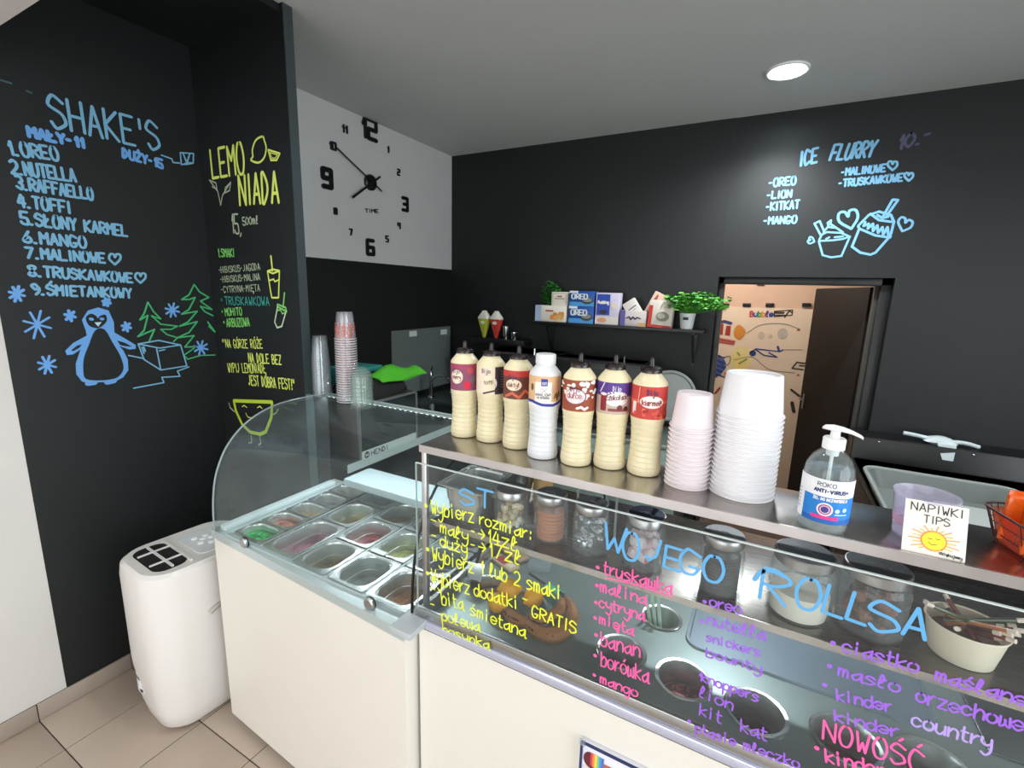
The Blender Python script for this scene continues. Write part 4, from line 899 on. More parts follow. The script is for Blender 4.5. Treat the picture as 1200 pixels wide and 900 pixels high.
p.ell(.002, .049, .0125, .0125, INK('#f0e6f4'), 20, rings=2); p.ell(.002, .049, .0098, .0098, INK('#a3356a'), 20, rings=2); p.ell(.002, .049, .0078, .0078, INK('#d9c0e0'), 16, rings=2); p.ell(.002, .049, .006, .006, INK('#44378a'), 14, rings=2)
p.rect(-.018, .031, .024, .037, INK('#e6338c'), 8); p.ell(.021, .049, .004, .004, INK('#bfe0f7'), 10); p.ell(.033, .051, .004, .004, INK('#bfe0f7'), 10); p.rect(.017, .041, .038, .043, INK('#bfe0f7'), 5)
for k in range(6): p.rect(-.052, .04 + k * .007, -.041, .0415 + k * .007, INK('#9aa0aa'), 3)
p.obj('printed_label', t)
# ================================================================ TIP CUP AND CARD
c = front(1072, 647, ZS, .074); t = T('tip_cup', 'frosted lilac plastic tip cup standing behind the sun card', 'cup', (c.x, c.y, ZS))
TG = glass((.93, .92, .98), 1.45, .22, (.86, .83, .97), .1)
MB().lathe([(.036, 0), (.0385, .003), (.045, .080), (.0465, .082), (.0475, .080), (.0475, .084), (.0455, .084), (.0438, .080), (.0372, .005), (.001, .003)], TG, 36, cap=False).obj('cup_wall', t)
MB().lathe([(.0402, .024), (.0418, .040)], M('#c99ab8', .5), 36, cap=False).obj('pink_band', t, label='pink band around the cup')
q0, q1, q2, q3 = (1053, 637), (1131, 657), (1144, 601), (1068, 586)
A = onz(1056, 643, ZS + .001); Bp = onz(1131, 659, ZS + .001)
u = (Bp - A); wdt = u.length; u.normalize(); nrm = Vector((u.y, -u.x, 0)); tilt = Vector((-nrm.x * .32, -nrm.y * .32, 1)).normalized(); hgt = .088
t = T('sign_card', 'square paper card with a drawn smiling sun leaning against the tip cup', 'sign', (A.x, A.y, ZS))
up_ = tilt; out_ = u.cross(up_); out_ = out_ if out_.dot(nrm) > 0 else -out_
fn = lambda a, b, w: u * a + up_ * b + out_ * w
mb = MB(); mb.add([fn(a, b, w) for w in (-.0005, .0) for a, b in ((0, 0), (wdt, 0), (wdt, hgt), (0, hgt))], [(3, 2, 1, 0), (4, 5, 6, 7), (0, 1, 5, 4), (1, 2, 6, 5), (2, 3, 7, 6), (3, 0, 4, 7)], M('#eae6dc', .6, var=.03)); mb.obj('card', t)
p = Pen(fn, .0003); iw = wdt
p.text('NAPIWKI', .1 * iw, .80 * hgt, .92 * iw, .80 * hgt, .15 * hgt, .0016, Km); p.text('TIPS', .32 * iw, .60 * hgt, .72 * iw, .60 * hgt, .14 * hgt, .0015, Km)
for k in range(22):
    a = 2 * pi * k / 22; r0, r1 = .017, .026 + .005 * (k % 2); cx, cy = .5 * iw, .28 * hgt
    if cy + r1 * sin(a) < .002: r1 = .018
    p.line([(cx + r0 * 1.05 * cos(a), cy + r0 * sin(a)), (cx + r1 * 1.1 * cos(a), cy + r1 * sin(a) * .8)], .0016, INK('#f0a24a' if k % 2 else '#f5c23a'))
p.up(); p.ell(cx, cy, .0175, .0165, INK('#e8873a'), 20); p.ell(cx, cy, .0155, .0145, INK('#f0e63a'), 20)
p.line([(cx - .008, cy + .004), (cx - .005, cy + .002), (cx - .002, cy + .004)], .0008, Km); p.line([(cx + .002, cy + .005), (cx + .005, cy + .003), (cx + .008, cy + .005)], .0008, Km); p.line([(cx - .007, cy - .003), (cx - .002, cy - .007), (cx + .004, cy - .005)], .0009, Km)
p.text('dziękujemy', .6 * iw, .06 * hgt, .95 * iw, .04 * hgt, .05 * hgt, .001, Km)
p.obj('drawing', t)
# ================================================================ BASKET OF STRAW PACKETS
c = front(1196, 676, ZS, .062); c.y = 1.085; c.x = .462; t = T('wire_basket', 'dark wire basket of orange wrapped packets at right end of top shelf', 'basket', (c.x, c.y, ZS), radians(14))
BKM = M('#3a1210', .45)
b = MB()
b.tube([(x, y, z) for x, y, z in rr(.062, 0, 0, .078, .066, .03, 4)], .0022, BKM, closed=True); b.obj('rim', t)
b = MB(); R0 = rr(0, 0, 0, .060, .050, .02, 4); R1 = rr(.062, 0, 0, .078, .066, .03, 4)
for k in range(0, len(R0)): b.tube([R0[k], R1[k]], .0009, BKM, 5)
for zz in (.004, .02, .04): f = zz / .062; b.tube([(x, y, z) for x, y, z in rr(zz, 0, 0, .060 + .018 * f, .050 + .016 * f, .02 + .01 * f, 4)], .0009, BKM, 5, closed=True)
b.obj('wire', t)
RG = glass((.95, .45, .32), 1.45, .42, (.75, .16, .08), .15)
MB().loft([rr(.003, 0, 0, .057, .047, .02, 4), rr(.058, 0, 0, .073, .061, .03, 4)], RG, True, False).obj('liner', t)
bx = t
cols = ['#e8641e', '#f08a2a', '#d8352a', '#ee7424', '#c8281e', '#f29a3c']
for k in range(12):
    xx = -.055 + .022 * (k % 6) + random.uniform(-.003, .003); yy = -.032 + .052 * (k // 6)
    pos = bx.location + Matrix.Rotation(radians(14), 3, 'Z') @ Vector((xx, yy, .012))
    tt = T('snack_packet', '%s wrapped packet, %s from left in %s row of the wire basket' % (('deep orange', 'orange', 'red', 'bright orange', 'dark red', 'amber')[k % 6], ORD[k % 6] if k % 6 else 'first', 'front' if k < 6 else 'rear'), 'packet', pos, random.uniform(-.5, .5), 'packets in the wire basket')
    cc = M(cols[k % 6], .25, var=.25, scale=160, coat=.6)
    hh = random.uniform(.078, .098); MB().loft([rr(0, 0, 0, .011, .002, .002, 2), rr(.01, 0, .0, .011, .006, .003, 2), rr(hh - .012, .002, .0, .011, .006, .003, 2), rr(hh - .008, .002, 0, .0112, .0012, .001, 2), rr(hh, .003, 0, .0115, .001, .001, 2)], cc).obj('wrapper', tt)
# ================================================================ JARS ON THE MIDDLE SHELF
JG = glass((.95, .97, .97), 1.45, .04, (.9, .95, .95)); LIDT = M('#6a6d70', .35, metal=.6); LIDS = steel('#b9b7b8', .3)
def jar(px, py, r, h, label, filler, lidtop=LIDT):
    r *= 1.13; h *= 1.06
    c = front(px, py, ZM, r); t = T('glass_jar', label, 'jar', (c.x, c.y, ZM), 0, 'glass jars on the middle shelf')
    hb = h - .022
    MB().lathe([(r * .8, 0), (r * .95, .003), (r, .012), (r, hb - .018), (r * .93, hb - .004), (r * .84, hb), (r * .84, hb + .004), (r * .80, hb + .004), (r * .80, hb), (r * .89, hb - .006), (r * .96, hb - .02), (r * .96, .013), (r * .9, .006), (.001, .005)], JG, 34, cap=False).obj('jar_body', t)
    MB().lathe([(r * .90, hb - .002), (r * .93, hb), (r * .93, hb + .017), (r * .90, hb + .0195), (r * .84, hb + .020)], LIDS, 34, cap=False).obj('lid_band', t)
    MB().lathe([(r * .90, hb + .018), (r * .86, hb + .0205), (.001, hb + .021)], lidtop, 34, cap=False).tube([(-r * .35, -.0, hb + .0225), (-r * .2, -.004, hb + .0225), (-r * .1, .002, hb + .0225), (r * .15, .002, hb + .0225), (r * .25, -.010, hb + .0225), (r * .4, -.014, hb + .0225)], .0009, M('#d8dde0', .2, metal=.8), 5).obj('lid', t)  # thin squiggle on top is a light reflection modelled as wire
    b = MB(); filler(b, r * .93, hb - .01); o = b.obj('contents', t); o['kind'] = 'stuff'
    return t
def lumps(cols, n, s, hf=.75, mat=None, flat=1.):
    def f(b, r, h):
        for k in range(n):
            a = random.uniform(0, 2 * pi); q = (r - s) * sqrt(random.random()); m = mat or M(cols[k % len(cols)], .5, var=.1)
            b.blob((q * cos(a), q * sin(a), .006 + s * flat + random.random() * (h * hf - s)), s * random.uniform(.7, 1.1), s * random.uniform(.7, 1.1), s * flat, m, 7, 5, jit=.15, X=None)
    return f
def wafers(b, r, h):
    for k in range(17): b.lathe([(r * .8, .006 + k * .0046), (r * .86, .008 + k * .0046), (r * .8, .0102 + k * .0046)], M('#d98a5a' if k % 2 else '#c87848', .6, var=.15, scale=120, bump=.3), 22, X=Matrix.Translation((random.uniform(-.002, .002), random.uniform(-.002, .002), 0)))
def darkcookie(b, r, h):
    for k in range(11): b.lathe([(r * .85, .006 + k * .0078), (r * .9, .009 + k * .0078), (r * .85, .0122 + k * .0078)], M('#1d1614', .7, var=.3, scale=150, bump=.4), 22); b.lathe([(r * .8, .0122 + k * .0078), (r * .8, .0135 + k * .0078)], M('#4a4240', .6), 18)
def powder(b, r, h): b.lathe([(r * .95, .006), (r * .98, .02), (r * .98, h * .52), (r * .6, h * .56), (.001, h * .54)], M('#e9dccc', .8, var=.06, scale=300, bump=.5), 30)
FOIL = M('#c9ccd4', .22, metal=.9, var=.3, scale=90, bump=1.)
def foil(b, r, h):
    for k in range(46):
        a = random.uniform(0, 2 * pi); q = (r - .008) * sqrt(random.random()); b.blob((q * cos(a), q * sin(a), .022 + random.random() * h * .68), .011, .009, .006, FOIL if k % 3 else M('#e3e0e6', .3), 6, 4, jit=.4)
jar(598, 628, .042, .113, 'glass jar of cream and clear wrapped candies, leftmost jar', lumps(['#e9d9b8', '#d8c39a', '#e6e2da', '#b08a62'], 55, .010, .8))
jar(644, 640, .040, .123, 'glass jar of stacked orange wafers', wafers)
jar(690, 655, .040, .125, 'glass jar of silver foil wrapped sweets', foil)
def pinkf(b, r, h):
    lumps(['#e8ccd0', '#f0e0e2', '#dcb8c2'], 26, .015, .8)(b, r, h); b.blob((r * .3, -r * .75, .03), .004, .003, .009, M('#d04050', .5), 8, 5)
jar(752, 674, .043, .128, 'glass jar of pale pink marshmallows', pinkf, M('#3a3f58', .3, metal=.6))
jar(840, 702, .041, .128, 'glass jar of dark sandwich cookies right of the marshmallows', darkcookie)
jar(930, 734, .052, .132, 'wide glass jar of white powder', powder)
jar(1012, 752, .053, .130, 'wide glass jar of brown chocolate pieces with bright lid', lumps(['#5a2f22', '#7a4232', '#46231a', '#8f5a44'], 70, .013, .7))
# small jar with brown lid behind
c = Vector((onz(637, 590, ZM).x * 1.12, 1.25, ZM)); c.x = ony(636, 580, 1.25).x
t = T('spice_jar', 'small jar with brown lid behind the wafer jar', 'jar', c)
MB().lathe([(.026, 0), (.03, .004), (.03, .085), (.026, .095), (.001, .095)], M('#c9a872', .35, var=.2, scale=60), 24).obj('jar_body', t); MB().lathe([(.031, .094), (.032, .096), (.032, .116), (.030, .119), (.001, .12)], M('#5a3526', .4), 24).obj('lid', t)
# bowl of wrapped straws
c = front(1120, 784, ZM, .056); t = T('paper_bowl', 'cream paper bowl full of wrapped biscuit sticks at right end of middle shelf', 'bowl', (c.x, c.y, ZM))
CB = M('#e3d8c2', .5, var=.03)
MB().lathe([(.044, 0), (.047, .002), (.058, .062), (.0605, .064), (.060, .067), (.057, .066), (.0555, .060), (.045, .005), (.001, .004)], CB, 40, cap=False).obj('bowl_wall', t)
MB().lathe([(.001, .0405), (.051, .041), (.0, .035)], M('#5a3224', .6), 24, cap=False).obj('filling', t)
rs = random.Random(11)
for k in range(20):
    a = rs.uniform(0, 2 * pi); le = rs.uniform(.07, .105); q = .030; an = (-.35 + rs.uniform(-.5, .5)) if k % 4 else rs.uniform(1.8, 4.4)
    s_ = Vector((c.x - cos(an) * .03, c.y - sin(an) * .03, ZM + .044 + (k % 5) * .004)); rise = rs.uniform(.018, .05)
    tt = T('wrapped_stick', '%s wrapped stick, %s of the %s-fanned ones in cream bowl' % (('dark red', 'near black', 'brown red', 'orange brown', 'olive green')[k % 5], ORD[k // 5] if k > 4 else 'first', 'left' if k % 4 == 0 else 'right'), 'stick', s_, 0, 'wrapped sticks in the cream paper bowl')
    e = Vector((cos(an) * le, sin(an) * le, rise)); colr = ['#5a1c1c', '#2c1a18', '#7a2a20', '#b06a30', '#3a4a2a'][k % 5]
    MB().tube([(0, 0, 0), e * .5, e * .88], .0042, M(colr, .3, coat=.5), 8).obj('wrapper', tt); MB().tube([e * .88, e], .0042, M('#e3d3c4', .4), 8).obj('tip', tt, label='pale end of the wrapper')
# deep steel pans
def deep(x0, x1, y0, y1, h, label):
    pan((x0 + x1) / 2, (y0 + y1) / 2, (x1 - x0) / 2, (y1 - y0) / 2, ZM + h + .001, h, label, None, group='deep steel pans on the middle shelf', r=.03, name='deep_steel_pan', cat='food pan')
deep(-.785, -.632, 1.012, 1.19, .105, 'deep steel pan at left end of middle shelf')
deep(-.745, -.575, 1.20, 1.385, .125, 'taller steel pan behind the front deep pan')
# ================================================================ FRUIT AND TOOLS ON THE WORKTOP
YF_ = M('#f5ae12', .4, var=.08, scale=60, bump=.3)
zt_ = zw + .006
def lemon(px, py, z, r, label, a=0.):
    p = onz(px, py, z); t = T('lemon', label, 'fruit', (p.x, p.y, z - r), a, 'lemons')
    n = MB(); prof_ = [(.001, -r * 1.28), (r * .16, -r * 1.22), (r * .3, -r * 1.05), (r * .62, -r * .82), (r * .9, -r * .45), (r, 0), (r * .9, r * .45), (r * .62, r * .82), (r * .3, r * 1.05), (r * .18, r * 1.24), (.001, r * 1.3)]
    n.lathe(prof_, YF_, 20, X=Matrix.Translation((0, 0, r)) @ Matrix.Rotation(pi / 2.2, 4, 'Y')); n.obj('peel', t)
    MB().lathe([(.004, 0), (.003, .002), (.001, .0025)], M('#7a6a2a', .6), 8, X=Matrix.Translation((r * 1.27, 0, r * .8)) @ Matrix.Rotation(pi / 2.2, 4, 'Y')).obj('stem_scar', t)
lemon(597, 690, zw + .045, .032, 'rear lemon of the two in the left round pan', .4); lemon(583, 706, zw + .03, .030, 'front left lemon in the round pan', -.3); lemon(625, 700, zw + .032, .030, 'lemon lying right beside the bananas', 1.1)
def banana(P_, r, label, stem=True):
    P3 = [onz(x, y, z) for x, y, z in P_]; o = P3[0].copy(); o.z = zw
    t = T('banana', label, 'fruit', o, 0, 'ripe brown bananas')
    Q = [p - o for p in P3]
    bm_ = M('#a8703a', .55, var=.28, scale=45, bump=.2)
    MB().tube(Q, lambda f: r * max(.22, sin(pi * min(1, max(0, f * .9 + .06))) ** .45), bm_, 8, sm=5).obj('peel', t)
    e = Q[-1]; d_ = (Q[-1] - Q[-2]).normalized(); MB().tube([e - d_ * .004, e + d_ * .018 + Vector((0, 0, .004))], .005, M('#33241a', .6), 7).obj('stem', t)
    MB().blob(tuple(Q[0]), .006, .006, .006, M('#2a1c14', .7), 7, 5).obj('blossom_end', t)
    rs = random.Random(len(label)); sp = MB(); S_ = smooth_pts(Q, 5)
    for k in range(12):
        p_ = S_[rs.randrange(3, len(S_) - 4)]; sp.blob((p_.x + rs.uniform(-.3, .3) * r, p_.y - r * .78, p_.z + r * rs.uniform(.3, .6)), .004, .0015, .003, M('#4a2c18', .7), 6, 4)
    o_ = sp.obj('dark_spots', t); o_['kind'] = 'stuff'
banana([(617, 729, zw + .02), (628, 739, zw + .02), (645, 744, zw + .02), (661, 738, zw + .02), (670, 724, zw + .022), (668, 710, zw + .028), (660, 700, zw + .036)], .0225, 'largest brown banana, lying at the front')
banana([(621, 722, zw + .03), (634, 725, zw + .032), (648, 721, zw + .035), (657, 712, zw + .04), (659, 702, zw + .044)], .017, 'banana curled inside the larger front banana')
banana([(589, 712, zw + .02), (598, 721, zw + .02), (609, 727, zw + .02), (620, 729, zw + .022)], .018, 'small banana at left touching the lemon')
# spatula
A, B_, D_ = onz(620, 672, zw + .02), onz(640, 685, zw + .02), onz(660, 697, zw + .03)
t = T('spatula', 'teal silicone spatula with black handle lying behind the bananas', 'spatula', (A.x, A.y, zw))
MB().tube([A - t.location, B_ - t.location], .004, BPL, 8).obj('handle', t)
dr = (D_ - B_).normalized(); sd = Vector((-dr.y, dr.x, 0)).normalized(); V = []
rg = []
for f, w_ in ((0, .005), (.15, .012), (.5, .013), (.95, .010), (1., .007)):
    p_ = B_ + (D_ - B_) * f - t.location; rg.append([p_ + sd * w_ + Vector((0, 0, .002)), p_ - sd * w_ + Vector((0, 0, .002)), p_ - sd * w_ - Vector((0, 0, .002)), p_ + sd * w_ - Vector((0, 0, .002))])
MB().loft(rg, M('#4fc9b0', .4)).obj('blade', t, label='teal blade')
# scoops in the small round pan
for k, (px, py) in enumerate(((757, 697), (764, 696), (771, 698))):
    hd_ = Vector((-.191, 1.345, zw - .10)); tip = ony(px, py, 1.30) ; tip.z = min(tip.z, zw + .10); tip = ony(px, py, 1.33)
    tt = T('scoop', ('left', 'middle', 'right')[k] + ' pale green scoop handle standing in the small round pan', 'scoop', (hd_.x + (k - 1) * .012, hd_.y - .01, hd_.z), 0, 'pale scoops in the small round pan')
    e = tip - tt.location; MB().tube([(0, 0, .006), e * .5, e * .96], .0055, M('#bcd8c4', .4), 8).blob(tuple(e * .97), .007, .005, .006, M('#bcd8c4', .4)).obj('handle', tt); MB().blob((0, 0, .014), .014, .01, .012, M('#a9c9b4', .4), 10, 6).obj('bowl', tt)
# packs lying at the back of the worktop
def pack(name, label, cat, px, py, w_, d_, h_, rz, m, extra=None, z=zw + .0015):
    p = onz(px, py, z); t = T(name, label, cat, (p.x, p.y, z), rz)
    MB().box(-w_ / 2, w_ / 2, -d_ / 2, d_ / 2, 0, h_, m, r=min(.006, h_ * .4)).obj('body', t)
    if extra:
        p_ = Pen(lambda u, v, w: Vector((u, v, h_ + w)), .0005); extra(p_); p_.obj('print', t)
    return t
pack('candy_packet', 'flat red and cream candy packet behind the lemons', 'packet', 592, 662, .11, .045, .012, -.35, M('#c9b08a', .4, var=.1), lambda p: (p.rect(-.04, -.016, .01, .016, INK('#a81e30')), p.rect(.015, -.012, .045, .012, INK('#e6d8c4'))))
pack('candy_packet', 'second candy packet with magenta flower further back on worktop', 'packet', 602, 650, .13, .05, .014, -.4, M('#a98e72', .45, var=.1), lambda p: (p.ell(-.03, .005, .016, .01, INK('#c0206a'), 10), p.rect(.0, -.015, .045, .012, INK('#8a7a60'))))
pack('plastic_bag', 'small clear plastic bag lying beside the spatula', 'bag', 632, 665, .08, .06, .02, .3, glass((.85, .9, .9), 1.45, .15, (.7, .75, .78), .2))
t = T('metal_scraper', 'steel scraper blade standing at left end of roll counter', 'scraper', onz(556, 690, zw + .001) , .2)
MB().loft([[(-.022, -.001, .03), (.022, -.001, .03), (.022, .001, .03), (-.022, .001, .03)], [(-.03, .014, .085), (.03, .014, .085), (.03, .016, .085), (-.03, .016, .085)]], M('#dfe9ea', .2, metal=.7)).obj('blade', t)
MB().tube([(0, .015, .085), (.01, .03, .14)], .006, BPL, 8).box(-.014, .014, -.006, .008, 0, .032, BPL, r=.003).obj('handle', t)
t = T('tongs', 'black handled tongs lying at left end of worktop', 'tongs', onz(522, 672, zw + .004), .3)
for s in (-1, 1): MB().tube([(-.06, s * .002, .004), (0, s * .012, .004), (.09, s * .010, .006)], .0035, STEEL_D, 7).obj('arm', t)
MB().box(-.075, -.045, -.010, .010, 0, .010, BPL, r=.003).obj('grip', t)
# ================================================================ FRAMED POSTER ON THE COUNTER FRONT
A = ony(683, 862, ry); PX0, PZ1 = A.x, A.z; PW, PH = .42, .60
t = T('poster_frame', 'navy framed poster with rainbow ice lolly on the counter front', 'poster', (PX0 + PW / 2, ry, PZ1 - PH))
yy = ry - .012
NV = M('#20305e', .35)
P(MB().box(PX0, PX0 + PW, yy, ry, PZ1 - PH, PZ1, M('#e8e8f4', .4), r=.001), 'backing', t)
f = .006
P(MB().box(PX0, PX0 + f, yy - .004, yy, PZ1 - PH, PZ1, NV).box(PX0 + PW - f, PX0 + PW, yy - .004, yy, PZ1 - PH, PZ1, NV).box(PX0, PX0 + PW, yy - .004, yy, PZ1 - f, PZ1, NV).box(PX0, PX0 + PW, yy - .004, yy, PZ1 - PH, PZ1 - PH + f, NV), 'frame', t)
P(MB().box(PX0 - .004, PX0 + .012, yy - .006, yy - .001, PZ1 - .010, PZ1 + .006, glass((.8, .85, .9), 1.45, .2)), 'corner_clip', t)
p = Pen(lambda u, v, w: Vector((PX0 + u, yy - w, PZ1 + v)), .0006)
p.rect(.10, -PH + .02, PW - .015, -.040, INK('#2f5fc0'))
p.rect(.058, -.30, .10, -.036, INK('#c2604a')); p.ell(.026, -.044, .017, .022, INK('#6a2030'), 18)
for k, cc in enumerate(('#d23a46', '#ec8a4a', '#f0d65a', '#86c88a', '#4a9ad0', '#5a6ac4')): p.rect(.026 + k * .0055, -.066, .032 + k * .0055, -.0225, INK(cc))
p.rect(.012, -.30, .058, -.066, INK('#e8dcd4')); p.line([(.028, -.060), (.055, -.066), (.058, -.078), (.03, -.073), (.028, -.060)], .003, Km); p.line([(.034, -.066), (.052, -.071)], .004, Wm)
p.ell(.075, -.085, .02, .014, INK('#f0d8c8'), 16);
p.obj('print', t, loc=-t.location)
# ================================================================ WALL CLOCK
YC0 = onx(433, 214, XL)
t = T('wall_clock', 'large black stick-on wall clock with separate numerals on the white wall', 'clock', (XL, YC0.y, YC0.z))
CK = M('#101214', .35, var=.05)
b = MB(); b.lathe([(.052, 0), (.052, .018), (.044, .024), (.001, .025)], CK, 32, X=Matrix.Rotation(pi / 2, 4, 'Y')); b.obj('clock_body', t)
def hand(name, px, py, w_, back, off):
    e = onx(px, py, XL); dy, dz = e.y - YC0.y, e.z - YC0.z; L_ = hypot(dy, dz); a = atan2(dz, dy)
    X = Matrix.Rotation(a, 4, 'X'); mb = MB().box(-0, .002, -back, L_, -w_ / 2, w_ / 2, CK, X=Matrix.Translation((off, 0, 0)) @ X); mb.obj(name, t)
hand('minute_hand', 390, 173, .010, .10, .028); hand('hour_hand', 409, 232, .014, .09, .032)
CLK = {'0': '09 49 43 03 09', '1': '17 29 23', '2': '09 49 46 06 03 43', '3': '09 49 43 03|16 46', '4': '09 06 46|49 43', '5': '49 09 06 46 43 03', '6': '49 09 03 43 46 06', '7': '09 49 23', '8': '09 49 43 03 09|06 46', '9': '46 06 09 49 43 03'}
G0 = dict(G); G.update(CLK)
def num(s, px, py, hpx, wd, kx):
    c = onx(px, py, XL); h = abs(onx(px, py - hpx / 2, XL).z - onx(px, py + hpx / 2, XL).z); wdt = h * kx
    p = Pen(lambda u, v, w: Vector((XL + w, u, v)), .010, depth=.009); p.text(s, c.y - wdt / 2, c.z - h / 2, c.y + wdt / 2, c.z - h / 2, h, wd, CK); p.obj('numeral', t, loc=-t.location)
num('12', 431.5, 151, 22, .026, 1.15); num('3', 474, 239.5, 14, .024, .62); num('6', 433.5, 290, 16, .026, .62); num('9', 382.5, 209, 20, .030, .62)
for s, x, y in (('1', 454, 175), ('2', 466.5, 202), ('4', 467, 264.5), ('5', 453, 280), ('7', 410.5, 272), ('8', 392.5, 247.5)): num(s, x, y, 6.5, .010, .55 if s != '1' else .35)
num('11', 403, 151, 8, .011, 1.0); num('10', 389, 171, 8, .012, 1.2)
G.update(G0)
p = Pen(lambda u, v, w: Vector((XL + w, u, v)), .004, depth=.003); a = onx(428, 247, XL); b_ = onx(443, 248, XL); p.text('TIME', a.y, a.z - .01, b_.y, b_.z - .008, .022, .006, CK); p.obj('word', t, loc=-t.location)
# ================================================================ CEILING DOWNLIGHT
c = onz(923, 82, ZC)
t = T('ceiling_light', 'round recessed ceiling spotlight glowing white', 'light', (c.x, c.y, ZC - .012))
MB().lathe([(.098, .012), (.098, .004), (.090, 0), (.082, .004)], M('#e8eaea', .4), 36, cap=False).obj('trim_ring', t)
MB().lathe([(.084, .0035), (.001, .0035)], M('#f4fbff', .4, emit=14), 36).obj('lens', t)
# ================================================================ WALL SHELF
sy0 = 3.315; zsA = ony(625, 374, sy0); zsB = ony(822, 388, sy0); zs = (ony(700, 380, sy0).z + zsB.z) / 2 
t = T('wall_shelf', 'black wall shelf on brackets carrying boxes and plants', 'shelf', ((zsA.x + zsB.x) / 2, 3.4, zs - .03))
SB = M('#1a1b1b', .38, var=.1)
P(MB().box(zsA.x - .02, zsB.x + .01, sy0, YB, zs - .022, zs, SB, r=.002), 'board', t)
for px in (640, 812):
    x = ony(px, 395, sy0 + .05).x; P(MB().box(x - .012, x + .012, YB - .012, YB, zs - .27, zs - .022, SB).box(x - .012, x + .012, sy0 + .03, YB, zs - .034, zs - .022, SB).tube([(x, sy0 + .04, zs - .03), (x, YB - .008, zs - .24)], .008, SB), 'bracket', t)
def sbox(label, px0, px1, ptop, pbase, m, Y=3.36, dep=.06, draw=None, name='food_box', z=None, lean=0., cat='box', group='food boxes on the wall shelf'):
    A = ony(px0, pbase, Y); B_ = ony(px1, pbase, Y); Zt = ony((px0 + px1) / 2, ptop, Y).z; zb = z if z is not None else zs + .0005; h = Zt - zb
    t = T(name, label, cat, ((A.x + B_.x) / 2, Y + dep / 2, zb), 0, group, rot=(0, lean, 0)); w_ = B_.x - A.x
    MB().box(-w_ / 2, w_ / 2, -dep / 2, dep / 2, 0, h, m, r=.002).obj('carton', t)
    if draw:
        p = Pen(lambda u, v, w: Vector((-w_ / 2 + u * w_, -dep / 2 - w, v * h)), .001, dw=.0003); draw(p, w_, h); p.obj('print', t)
    return t, zb + h, h
# (draw callbacks work in 0..1 of the box face)
NB = M('#1c4f9c', .4); CRM = M('#e9e2d4', .45)
def bites(p, n, cols, u0, u1, v0, v1, r):
    rs = random.Random(n)
    for k in range(n): p.ell(rs.uniform(u0, u1), rs.uniform(v0, v1), r, r * 1.6, INK(cols[k % len(cols)]), 8)
def oreo(p, w_, h):
    p.rect(.0, .0, 1, .28, INK('#4a9ad4')); p.rect(0, .86, .35, 1, INK('#e8eef4')); p.ell(.72, .38, .24, .22, INK('#3a3634'), 14); p.ell(.72, .42, .20, .14, INK('#8a8a88'), 12)
    for s, x in (('O', .10), ('R', .28), ('E', .44), ('O', .60)): 
        p.w += .0004; p.text(s, x, .48, x + .13, .48, .32, .06, INK('#dfe6ee'))
oA, zA, hA = sbox('white food box with orange snack picture lying at left end of shelf', 627, 663, 358, 374, CRM, draw=lambda p, a, b: (p.rect(.0, 0, .2, 1, INK('#a8bcd8')), bites(p, 16, ['#e0a050', '#d88838', '#e8b468'], .55, .97, .12, .55, .07), p.rect(.35, .62, .6, .72, INK('#b04a40'))), dep=.10)
sbox('white upright food box standing on the orange snack box', 646, 665, 342, 358, CRM, Y=3.38, z=zA + .0005, draw=lambda p, a, b: (p.rect(.35, .62, .65, .72, INK('#b0564a')), p.rect(.2, .48, .8, .54, INK('#9a8a70')), p.line([(.08, .1), (.08, .9), (.92, .9), (.92, .1)], .05, INK('#c9c2a8'))))
o1, z1_, h1 = sbox('lower of two stacked blue and white cookie boxes', 666, 695, 359, 376, NB, draw=oreo, dep=.09)
sbox('upper of two stacked blue and white cookie boxes', 667, 696, 341, 358, NB, draw=oreo, dep=.09, z=z1_ + .001)
sbox('tall lilac and white pudding box right of the cookie boxes', 697, 724, 343, 377, M('#c9c2d6', .45), draw=lambda p, a, b: (p.rect(.05, .30, .62, .95, INK('#2a4aa8')), p.rect(.0, .02, 1, .26, INK('#d9cfc8')), p.ell(.3, .14, .2, .08, INK('#d89a70'), 10), p.ell(.35, .4, .18, .07, INK('#3a2a34'), 10), p.text('Pudding', .1, .66, .56, .66, .08, .035, Wm), p.ell(.8, .6, .12, .12, INK('#e6d6c0'), 10)), dep=.08)
sbox('flat lilac and cream snack box lying between pudding box and pot', 726, 757, 364, 379, M('#cfc4c0', .45), draw=lambda p, a, b: (p.rect(0, 0, .2, 1, INK('#5f5a98')), p.line([(.25, .5), (.35, .6), (.42, .42), (.5, .6), (.58, .45), (.66, .58), (.78, .5)], .07, INK('#3a3050')), p.rect(.7, .0, 1, .25, INK('#c9a070'))), dep=.09)
sbox('slim white carton leaning diagonally on the flat snack box', 738, 754, 350, 364, M('#dcd6ce', .45), Y=3.37, lean=-.6, z=zs + .075, dep=.04, draw=lambda p, a, b: (p.line([(.15, .5), (.85, .55)], .06, INK('#5a4a70')), p.line([(.2, .35), (.7, .38)], .04, INK('#8a80a0'))))
sbox('large cream and red bag shaped box beside the potted plant', 758, 786, 352, 381, M('#d9d0c2', .45), Y=3.35, lean=.06, dep=.07, draw=lambda p, a, b: (p.rect(0, 0, .16, .8, INK('#c0332c')), p.rect(.1, 0, 1, .1, INK('#b83a30')), p.ell(.6, .42, .28, .18, INK('#8a8a78'), 12), p.ell(.55, .44, .16, .10, INK('#c9c4b4'), 12)))
sbox('small cream and pink carton tilted behind the red box', 753, 768, 341, 360, M('#d8b8a4', .45), Y=3.44, lean=.45, z=zs + .07, dep=.04, draw=lambda p, a, b: (bites(p, 8, ['#a85a4a', '#e0c0a8'], .2, .8, .2, .8, .1),))
POTM = M('#dfe3e2', .4)
